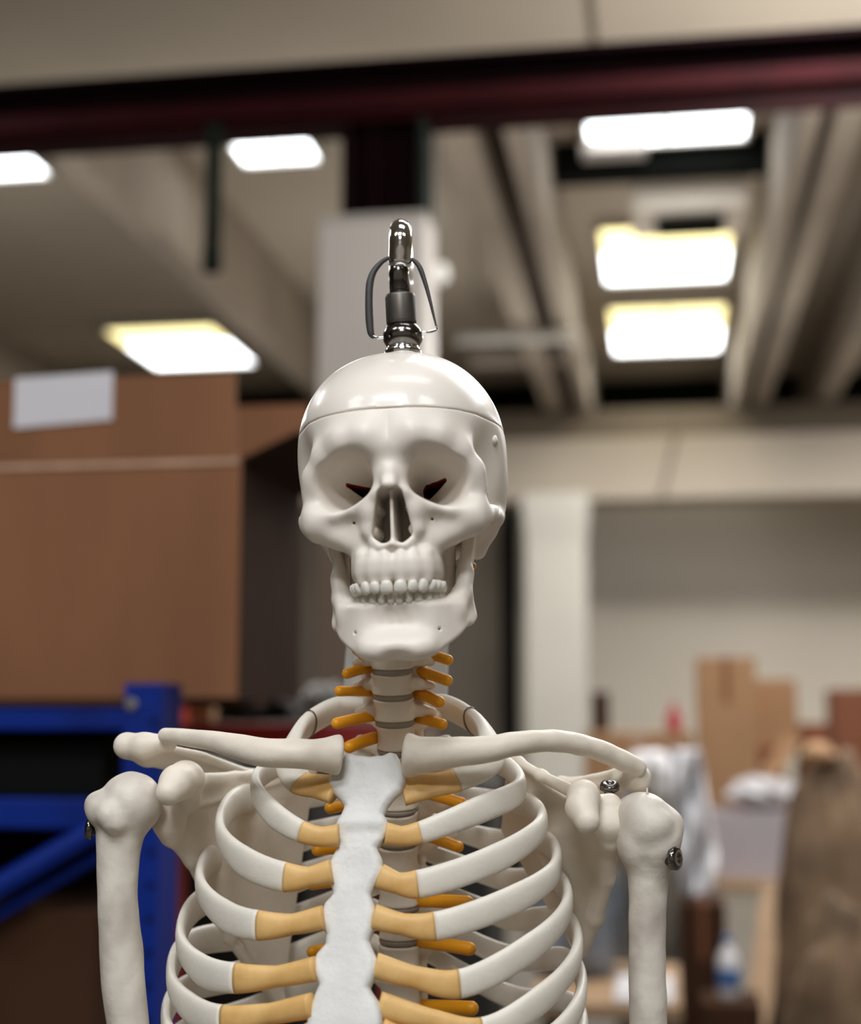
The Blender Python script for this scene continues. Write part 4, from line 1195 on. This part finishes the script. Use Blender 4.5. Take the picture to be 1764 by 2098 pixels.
# ------------------------------------------------------------------ LEFT: rack and big box
DR = 2.32
zdeck = W(120, 1428, DR).z
rack = empty('pallet_rack', tuple(W(280, 1700, DR)) [:2] + (0,))
tag(rack, 'blue steel storage rack with perforated upright at the left', 'rack')
uA, uB = uv_of(247, 1700, DR)[0], uv_of(330, 1700, DR)[0]
vR = uv_of(288, 1700, DR)[1]
ztop = W(288, 1400, DR).z
up_ = MB()
v, f = box_vf((0, 0, 0), ((uB - uA) / 2, 0.004, ztop / 2), -BYAW); up_.add([Vector(p) + Bp((uA + uB) / 2, vR, ztop / 2) for p in v], f)
for uu in (uA + .003, uB - .003):
    v, f = box_vf((0, 0, 0), (0.003, 0.045, ztop / 2), -BYAW); up_.add([Vector(p) + Bp(uu, vR + .045, ztop / 2) for p in v], f)
up_.obj('upright', M['blue'], rack, loc=tuple(Bp((uA + uB) / 2, vR, 0)))
zz = ztop - 0.06
n = 0
while zz > 0.75:
    c = Bp(uB - 0.012, vR - 0.0045, zz)
    v, f = lathe_vf([(0.0055, -0.0005), (0.0055, 0.001)], c, -D1, 14)
    link_mesh('slot', v, f, M['black'], rack, False, loc=tuple(c)); zz -= 0.05
c = Bp(uA + 0.012, vR - 0.005, W(260, 1443, DR).z)
v, f = lathe_vf([(0.010, -0.001), (0.011, 0.003), (0.007, 0.006)], c, -D1, 6)
link_mesh('bolt', v, f, M['steel'], rack, False, loc=tuple(c))
zA, zB2 = W(120, 1497, DR).z, W(120, 1430, DR).z
bbox_obj('shelf_beam', -1.9, uA, vR + 0.005, vR + 0.045, zA, zB2, M['blue'], rack, 0.004)
bbox_obj('shelf_deck', -1.9, uA + 0.06, vR + 0.0, vR + 0.62, zB2 - 0.012, zB2, M['card_dk'], rack)
zA, zB2b = W(120, 1702, DR).z, W(120, 1638, DR).z
bbox_obj('lower_beam', -1.9, uA, vR + 0.005, vR + 0.045, zA, zB2b, M['blue'], rack, 0.004)
P = [W(-60, 1850, DR + .02), W(215, 1690, DR + .02)]
v, f = tube_vf(P, 0.019, 8); link_mesh('brace', v, f, M['blue'], rack, False, loc=tuple(P[0]))
P = [W(-60, 1905, DR + .06), W(215, 1745, DR + .06)]
v, f = tube_vf(P, 0.012, 8); link_mesh('brace', v, f, M['blue'], rack, False, loc=tuple(P[0]))
bbox_obj('rear_panel', -1.9, uv_of(318, 1700, 2.97)[0], vR + 0.63, vR + 0.65, 0, zB2 - 0.02, M['maroon_dk'], rack)
# things standing inside the rack
def carton(name, label, px0, py0, px1, py1, D, depth, m, cat='box', group=None, zbot=None, tape=None, flaps=False, side=None):
    """a closed box whose front face fills the pixel rectangle at distance D; zbot lets it reach what carries it"""
    ua, v0, zt = uv_of(px0, py0, D); ub = uv_of(px1, py0, D)[0]
    zb = W((px0 + px1) / 2, py1, D).z if zbot is None else zbot
    root = empty(name, tuple(Bp((ua + ub) / 2, v0 + depth / 2, zb)))
    tag(root, label, cat, group)
    bbox_obj('body', ua, ub, v0, v0 + depth, zb, zt, m, root, 0.004)
    if tape is not None:
        w = (ub - ua)
        bbox_obj('tape', ua + w * .44, ub - w * .44, v0 - 0.001, v0 + depth * .9, zt - (zt - zb) * .22, zt + 0.0008, tape, root)
    return root
zlo = W(120, 1640, DR).z
bbox_obj('lower_deck', -1.9, uA, vR + 0.05, vR + 0.60, zlo - 0.012, zlo, M['card_dk'], rack)
carton('storage_crate', 'black crate on the lower shelf of the blue rack', -160, 1512, 236, 1600, DR + 0.12, 0.4, M['black'], 'crate', zbot=zlo + .001)
carton('storage_box', 'dark brown box in the blue rack below its lower beam', -200, 1860, 225, 2300, DR + 0.12, 0.4, M['card_dk'], 'box', zbot=0.0)
# big open box on the deck
DB = DR + 0.11
zb = zdeck
ua, ub = uv_of(-330, 1200, DB)[0], uv_of(490, 1200, DB)[0]
v0 = uv_of(490, 1200, DB)[1]
depth = 0.42
ztb = W(490, 938, DB).z
bx = empty('open_carton', tuple(Bp((ua + ub) / 2, v0 + depth / 2, zb)))
tag(bx, 'large open brown cardboard carton on the blue rack with a white label', 'box')
t = 0.006
m = MB()
for (a, b, c, d) in ((ua, ub, v0, v0 + t), (ua, ub, v0 + depth - t, v0 + depth), (ua, ua + t, v0 + t, v0 + depth - t), (ub - t, ub, v0 + t, v0 + depth - t)):
    v, f = box_vf((0, 0, 0), ((b - a) / 2, (d - c) / 2, (ztb - zb) / 2), -BYAW)
    m.add([Vector(p) + Bp((a + b) / 2, (c + d) / 2, (ztb + zb) / 2) for p in v], f)
v, f = box_vf((0, 0, 0), ((ub - ua) / 2 - t, depth / 2 - t, t / 2), -BYAW)
m.add([Vector(p) + Bp((ua + ub) / 2, v0 + depth / 2, zb + t / 2) for p in v], f)
m.obj('body', M['card'], bx, loc=tuple(Bp((ua + ub) / 2, v0, zb)))
ztf = W(240, 765, DB).z
def quad_slab(name, pts, th, m, parent):
    """thin slab from four corners"""
    p = [Vector(q) for q in pts]; n = (p[1] - p[0]).cross(p[3] - p[0]).normalized() * th
    vs = p + [q + n for q in p]
    fs = [(0, 1, 2, 3), (7, 6, 5, 4), (0, 4, 5, 1), (1, 5, 6, 2), (2, 6, 7, 3), (3, 7, 4, 0)]
    return link_mesh(name, vs, fs, m, parent, False, loc=tuple(p[0]))
quad_slab('front_flap', [Bp(ua, v0, ztb), Bp(ub - 0.008, v0, ztb), Bp(ub - 0.010, v0 - 0.006, ztf), Bp(ua, v0 - 0.006, ztf)], 0.005, M['card'], bx)
ztr = W(560, 828, DB + depth).z
ur = uv_of(632, 828, DB + depth)[0]
quad_slab('back_flap', [Bp(ua, v0 + depth, ztb), Bp(ur, v0 + depth, ztb), Bp(ur, v0 + depth + .01, ztr), Bp(ua, v0 + depth + .01, ztr)], 0.005, M['card'], bx)
of = W(612, 884, DB + 0.02)
quad_slab('side_flap', [Bp(ub, v0, ztb), Bp(ub, v0 + depth, ztb), Bp(ub + 0.10, v0 + depth, ztb + 0.045), Bp(ub + 0.10, v0, ztb + 0.045)], 0.005, M['card_shade'], bx)  # shadow on the flap underside is put into its dark colour
quad_slab('tape', [Bp(ua, v0 - 0.0025, ztb - 0.010), Bp(ub - .005, v0 - 0.0025, ztb - 0.010), Bp(ub - .005, v0 - 0.0025, ztb + 0.006), Bp(ua, v0 - 0.0025, ztb + 0.006)], 0.001, M['tape'], bx)
l0, l1 = W(3, 862, DB + .005), W(224, 758, DB + .005)
uu0, uu1 = l0.dot(R1), l1.dot(R1)
quad_slab('label', [Bp(uu0, v0 - .010, l0.z - .004), Bp(uu1, v0 - .010, l0.z + .006), Bp(uu1, v0 - .012, l1.z + .002), Bp(uu0, v0 - .012, l1.z - .004)], 0.001, M['paper'], bx)['label'] = 'white paper label'
bbox_obj('side_shade', ub + 0.0005, ub + 0.002, v0 + 0.002, v0 + depth - .002, zb, ztb - .002, M['card_shade'], bx)  # thin dark sheet paints shade onto the carton's outer side

# orange and red rack parts behind
ro = empty('orange_rack', tuple(W(500, 1500, 3.3))[:2] + (0,))
tag(ro, 'red orange rack frame just right of the blue upright', 'rack')
uo0, vo, _ = uv_of(338, 1500, 3.2); uo1 = uv_of(372, 1500, 3.2)[0]
bbox_obj('upright', uo0, uo1, vo, vo + 0.06, 0, W(350, 1402, 3.2).z, M['orange'], ro, 0.004)
z0, z1 = W(500, 1536, 3.25).z, W(500, 1482, 3.25).z
bbox_obj('shelf_beam', uo1, uo1 + 0.44, vo + 0.01, vo + 0.05, z0, z1, M['red'], ro, 0.004)
bbox_obj('shelf_deck', uo1, uo1 + 0.44, vo + 0.05, vo + 0.70, z1 - 0.015, z1, M['dark'], ro)
bbox_obj('upright', uo1 + 0.44, uo1 + 0.48, vo, vo + 0.06, 0, z1, M['orange'], ro, 0.004)
def lumpy(name, label, cat, px, py, D, r, m, seed, amp=0.25, group=None, zbot=None, sub=4, freq=2.2):
    import bmesh
    bm = bmesh.new(); bmesh.ops.create_icosphere(bm, subdivisions=sub, radius=1)
    c = W(px, py, D)
    rg = np.random.default_rng(seed)
    ks = [rg.normal(size=3) * freq * (1 + i * .5) for i in range(7)]; ph = rg.random(7) * 6
    for v in bm.verts:
        p = np.array(v.co); s = sum(math.sin(p.dot(kk) + h) / (1 + i * .35) for i, (kk, h) in enumerate(zip(ks, ph))) / 2.2
        q = p * (1 + amp * s)
        z = q[2] * r[2]
        if zbot is not None and c.z + z < zbot: z = zbot - c.z
        v.co = Vector((q[0] * r[0], q[1] * r[1], z)) + c
    bm.verts.index_update()
    vs = [tuple(v.co) for v in bm.verts]; fs = [[v.index for v in f.verts] for f in bm.faces]; bm.free()
    o = link_mesh(name, vs, fs, m, None, True, loc=tuple(c))
    return tag(o, label, cat, group)
lumpy('tarp_bundle', 'crumpled dark grey plastic bundle on the red rack shelf', 'bundle', 480, 1448, 3.55, (0.15, 0.12, 0.05), M['dark'], 3, 0.3, zbot=z1 + .004)
lumpy('tarp_bundle', 'pale grey plastic bundle on the red shelf beside the neck', 'bundle', 664, 1446, 3.5, (0.06, 0.10, 0.05), M['greytarp'], 5, 0.3, zbot=z1 + .004)
carton('small_carton', 'small pale carton on the red shelf right of the blue upright', 392, 1398, 436, 1482, 3.32, 0.05, M['card2'], zbot=z1 + .001)
# dark stock behind the chest
carton('dark_cabinet', 'dark cabinet standing behind the left ribs', 330, 1560, 640, 2098, 3.75, 0.4, M['dark'], 'cabinet', zbot=0.0)
carton('grey_cabinet', 'dark grey cabinet behind the breastbone and spine', 655, 1600, 1010, 2098, 4.25, 0.4, M['dark'], 'cabinet', zbot=0.0)

# ------------------------------------------------------------------ RIGHT: packing benches and cartons
def bench(name, label, px0, px1, py, D, depth, m, legm):
    ua, v0, zt = uv_of(px0, py, D); ub = uv_of(px1, py, D)[0]
    root = empty(name, tuple(Bp((ua + ub) / 2, v0 + depth / 2, 0)))
    tag(root, label, 'table')
    bbox_obj('table_top', ua, ub, v0, v0 + depth, zt - 0.04, zt, m, root, 0.004)
    for a in (ua + .04, ub - .08):
        for b in (v0 + .04, v0 + depth - .08):
            bbox_obj('leg', a, a + .04, b, b + .04, 0, zt - .04, legm, root)
    return zt, ua, ub, v0
ztb1, a1, b1, v1b = bench('packing_table', 'pale wooden packing table right of the lower ribs', 1080, 1396, 2052, 4.25, 0.7, M['wood'], M['dark'])
ps = bbox_obj('paper_sheet', a1 + .24, b1 - .02, v1b + 0.02, v1b + .40, ztb1, ztb1 + 0.012, M['film'])
tag(ps, 'white paper stack lying on the pale wooden packing table', 'paper')
lumpy('plastic_bag', 'grey blue plastic bag bulging on the packing table', 'bag', 1180, 1905, 4.70, (0.15, 0.14, 0.24), M['bluegrey'], 12, 0.22, zbot=ztb1)
lumpy('plastic_bag', 'pale see through plastic bag topmost behind the right scapula', 'bag', 1338, 1780, 4.72, (0.075, 0.10, 0.30), M['greytarp'], 17, 0.2, zbot=ztb1)
# second bench further back carrying the cartons
zt2, a2, b2, v2b = bench('work_bench', 'long wooden work bench carrying the carton stacks at the right', 1100, 2100, 1800, 6.6, 1.3, M['wood'], M['dark'])
def zat(py, D): return W(1400, py, D).z
carton('moving_box', 'low pale carton on the bench behind the right clavicle', 1195, 1500, 1420, 1700, 7.0, 0.6, M['card2'], zbot=zt2, tape=M['tape'])
carton('moving_box', 'small dark brown carton next to the white column foot', 1212, 1418, 1246, 1490, 7.3, 0.15, M['card_dk'], zbot=zat(1500, 7.0))
carton('moving_box', 'tall brown carton highest of the right hand stack', 1427, 1347, 1546, 1640, 7.0, 0.35, M['card2'], zbot=zt2, tape=M['card3'])
carton('moving_box', 'square brown carton close right of the tallest one', 1546, 1392, 1630, 1512, 7.3, 0.3, M['card2'], zbot=zat(1530, 7.3))
carton('moving_box', 'long brown carton under the square one in the right stack', 1552, 1530, 1606, 1700, 7.25, 0.36, M['card3'], zbot=zt2)
carton('moving_box', 'wide brown carton behind the dark gap in the right stack', 1642, 1482, 1700, 1700, 7.5, 0.3, M['card3'], zbot=zt2)
carton('moving_box', 'reddish carton cut by the right edge of the photo', 1710, 1412, 1850, 1900, 6.75, 0.4, M['card3'], zbot=zt2)
gp = carton('dark_gap_box', 'black box standing in for the dark gap of the right stack', 1640, 1522, 1684, 1566, 7.2, 0.2, M['black'], 'crate', zbot=zat(1566, 7.2))  # black box paints the shaded gap between the cartons
carton('moving_box', 'brown carton holding up the black box', 1638, 1567, 1684, 1700, 7.1, 0.25, M['card'], zbot=zt2)
fl = quad_slab('loose_flap', [W(1556, 1582, 6.95), W(1586, 1600, 6.95), W(1644, 1520, 7.05), W(1612, 1500, 7.05)], 0.008, M['card2'], None)
tag(fl, 'loose pale cardboard strip leaning slantwise on the carton stack', 'cardboard')
carton('white_carton', 'pale lilac grey carton in front of the right stack', 1450, 1662, 1632, 1795, 6.62, 0.3, M['foam'], zbot=zt2)
lumpy('foam_sheet', 'folded white foam sheet on top of the pale lilac carton', 'foam', 1560, 1622, 6.7, (0.155, 0.14, 0.07), M['film'], 23, 0.2, zbot=zat(1660, 6.62))
# plastic wrap hanging in a sheet
def sheet(name, label, pts, D, m, seed):
    """hanging crumpled sheet over a pixel outline rows: list of (py, px0, px1)"""
    nx, ny = 26, 40
    rows = np.array(pts, float); vs, fs = [], []
    rg = np.random.default_rng(seed)
    for j in range(ny):
        y = rows[0, 0] + (rows[-1, 0] - rows[0, 0]) * j / (ny - 1)
        xa, xb = np.interp(y, rows[:, 0], rows[:, 1]), np.interp(y, rows[:, 0], rows[:, 2])
        for i in range(nx):
            s = i / (nx - 1)
            dd = D + 0.04 * math.sin(s * 17 + j * .12) + 0.03 * math.sin(j * .35 + s * 6) + 0.012 * math.sin(s * 41 + j * .7)
            vs.append(W(xa + (xb - xa) * s, y, dd))
    for j in range(ny - 1):
        for i in range(nx - 1):
            fs.append((j * nx + i, j * nx + i + 1, (j + 1) * nx + i + 1, (j + 1) * nx + i))
    o = link_mesh(name, vs, fs, m, None, True, loc=tuple(vs[0]))
    sd = o.modifiers.new('thickness', 'SOLIDIFY'); sd.thickness = 0.003
    return tag(o, label, 'plastic wrap')
sheet('plastic_wrap', 'white plastic wrap hanging right of the right shoulder', [(1535, 1372, 1436), (1650, 1366, 1450), (1750, 1384, 1470), (1835, 1400, 1464)], 5.3, M['film'], 4)
lumpy('plastic_wrap', 'puffed pale plastic wrap behind the end of the right clavicle', 'plastic wrap', 1330, 1600, 5.88, (0.14, 0.12, 0.13), M['film'], 31, 0.2, zbot=zat(1653, 5.72))
carton('moving_box', 'tall grey carton below the puffed pale plastic wrap', 1255, 1655, 1420, 2100, 5.72, 0.3, M['greytarp'], zbot=0.0)
# red bottle
c = W(1381, 1500, 7.05)
bt = empty('red_bottle', tuple(c)); tag(bt, 'small red bottle standing on the low pale carton', 'bottle')
v, f = lathe_vf([(0.030, 0), (0.034, 0.006), (0.034, 0.075), (0.026, 0.095), (0.013, 0.105), (0.013, 0.118)], c, (0, 0, 1), 24)
link_mesh('body', v, f, M['pinkred'], bt, True, loc=tuple(c))
v, f = lathe_vf([(0.016, 0.116), (0.016, 0.135), (0.010, 0.137)], c, (0, 0, 1), 18)
link_mesh('cap', v, f, M['pinkred'], bt, True, loc=tuple(c))
# lower right clutter: dark carton, bottle, board, kraft bundle
carton('moving_box', 'dark brown carton standing low beside the right arm bone', 1392, 1850, 1486, 2098, 5.2, 0.3, M['card_dk'], zbot=0.0, tape=M['card3'])
zbt = zat(2055, 5.0)
carton('moving_box', 'low brown carton carrying the blue labelled bottle', 1440, 2056, 1560, 2200, 4.9, 0.24, M['card_dk'], zbot=0.0)
c = W(1494, 2050, 5.0); c.z = W(1500, 2056, 4.9).z
wb = empty('water_bottle', tuple(c)); tag(wb, 'water bottle with a blue label low at the right', 'bottle')
v, f = lathe_vf([(0.034, 0), (0.037, 0.006), (0.037, 0.11), (0.030, 0.14), (0.014, 0.165), (0.013, 0.18)], c, (0, 0, 1), 24)
link_mesh('body', v, f, M['film'], wb, True, loc=tuple(c))
v, f = lathe_vf([(0.0375, 0.035), (0.0378, 0.036), (0.0378, 0.095), (0.0375, 0.096)], c, (0, 0, 1), 24)
link_mesh('bottle_label', v, f, M['bluebottle'], wb, True, loc=tuple(c))
v, f = lathe_vf([(0.015, 0.178), (0.015, 0.196), (0.01, 0.198)], c, (0, 0, 1), 18)
link_mesh('cap', v, f, M['bluebottle'], wb, True, loc=tuple(c))
bd = quad_slab('leaning_board', [W(1502, 2250, 5.3), W(1546, 2250, 5.3), W(1624, 1815, 5.7), W(1560, 1812, 5.7)], 0.02, M['wood'], None)
tag(bd, 'pale wooden board leaning slantwise by the blue labelled bottle', 'board')
carton('wooden_crate', 'dark crate behind the leaning board', 1560, 1960, 1636, 2098, 5.85, 0.4, M['dark'], 'crate', zbot=0.0)
o = lumpy('kraft_bundle', 'tall crumpled brown kraft paper bundle at the right edge', 'bundle', 1715, 1985, 5.0, (0.19, 0.15, 0.72), M['kraft'], 41, 0.10, zbot=0.0, sub=5, freq=3.2)
lumpy('kraft_bundle', 'smaller kraft paper bundle low in front of the tall one', 'bundle', 1745, 2330, 4.45, (0.21, 0.14, 0.62), M['kraft'], 47, 0.12, zbot=0.0, sub=5, freq=3.0)
lumpy('paper_ball', 'pinkish paper ball perched on the tall kraft bundle', 'paper', 1676, 1546, 4.98, (0.058, 0.05, 0.040), M['card2'], 53, 0.12)

# ------------------------------------------------------------------ clear sleeve round the stand behind the neck
M['sleeve'] = mat('clear_plastic_sleeve', lin(222, 221, 218), 0.25, var=0.1, scale=20, alpha=0.72)
z0, z1 = W(814, 1475, 1.13).z, W(814, 1215, 1.13).z
vs, fs = [], []
nn, mm = 48, 26
for j in range(mm):
    z = z0 + (z1 - z0) * j / (mm - 1)
    for i in range(nn):
        a = 2 * PI * i / nn
        r = 0.0395 + 0.0012 * math.sin(a * 5 + z * 40) + 0.0008 * math.sin(a * 11 - z * 90)
        vs.append((lo.x - 0.003 + r * 1.0 * math.cos(a), lo.y - 0.006 + r * 0.62 * math.sin(a), z))
for j in range(mm - 1):
    for i in range(nn):
        fs.append((j * nn + i, j * nn + (i + 1) % nn, (j + 1) * nn + (i + 1) % nn, (j + 1) * nn + i))
slv = link_mesh('plastic_sleeve', vs, fs, M['sleeve'], ST, True, loc=(lo.x, lo.y, z0))
slv['label'] = 'clear plastic sleeve behind the neck'
# ------------------------------------------------------------------ LIGHT
wd = bpy.data.worlds.new('warehouse_ambient'); bpy.context.scene.world = wd; wd.use_nodes = True
bg = wd.node_tree.nodes['Background']
bg.inputs[0].default_value = (1.0, 0.87, 0.72, 1); bg.inputs[1].default_value = 0.24
def area(loc, target, size, power, col=(1, 0.985, 0.97)):
    l = bpy.data.lights.new('ceiling_or_fill_lamp', 'AREA'); l.shape = 'RECTANGLE'; l.size, l.size_y = size; l.energy = power; l.color = col
    o = bpy.data.objects.new('ceiling_or_fill_lamp', l); C.objects.link(o); o.location = loc
    o.rotation_euler = (Vector(target) - Vector(loc)).to_track_quat('-Z', 'Y').to_euler()
    return o
# rows of ceiling lamps over and behind the photographer, over the aisles
for (u, v, p) in ((-0.3, -1.3, 74), (-2.2, -0.8, 36), (1.8, -0.8, 42), (0.0, -3.3, 125), (0.1, 1.2, 15)):
    q = Bp(u, v, 4.4); area(q, q - Vector((0, 0, 1)) + Vector((0, 0.7 if v < -2 else 0.25 if v < 0 else -.1, 0)), (1.3, 0.7), p * 0.86, (0.96, 0.98, 1.0))
for (u, v, p) in ((-3.8, 4.6, 45), (1.9, 5.5, 90), (-1.9, 8.5, 60), (3.4, 9.0, 100), (-5, 10.5, 80), (0.05, 11.6, 130), (3.5, 12.0, 130), (-0.2, 3.5, 14), (0.9, 4.6, 85)):  # closing pair added to brighten the grey column and right-hand cartons
    q = Bp(u, v, 4.4); area(q, q - Vector((0, 0, 1)), (1.2, 0.6), p)
# unseen up-facing fill lamps added to brighten the ceiling
for (u, v, p) in ((1.2, 5.8, 38), (-2.0, 7.4, 12), (-5.0, 7.8, 20), (3.5, 8.0, 32), (0.1, 10.5, 14), (-2.0, 11.0, 14), (4.0, 12.5, 18)):
    q = Bp(u, v, 3.0); area(q, q + Vector((0, 0, 1)), (1.6, 0.8), p)
sc = bpy.context.scene
sc.view_settings.view_transform = 'Standard'
sc.view_settings.look = 'None'
sc.cycles.use_denoising = True
sc.cycles.max_bounces = 8
sc.cycles.diffuse_bounces = 4
sc.cycles.glossy_bounces = 4
sc.cycles.transparent_max_bounces = 8
sc.cycles.sample_clamp_indirect = 6.0
sc.cycles.caustics_reflective = False
sc.cycles.caustics_refractive = False
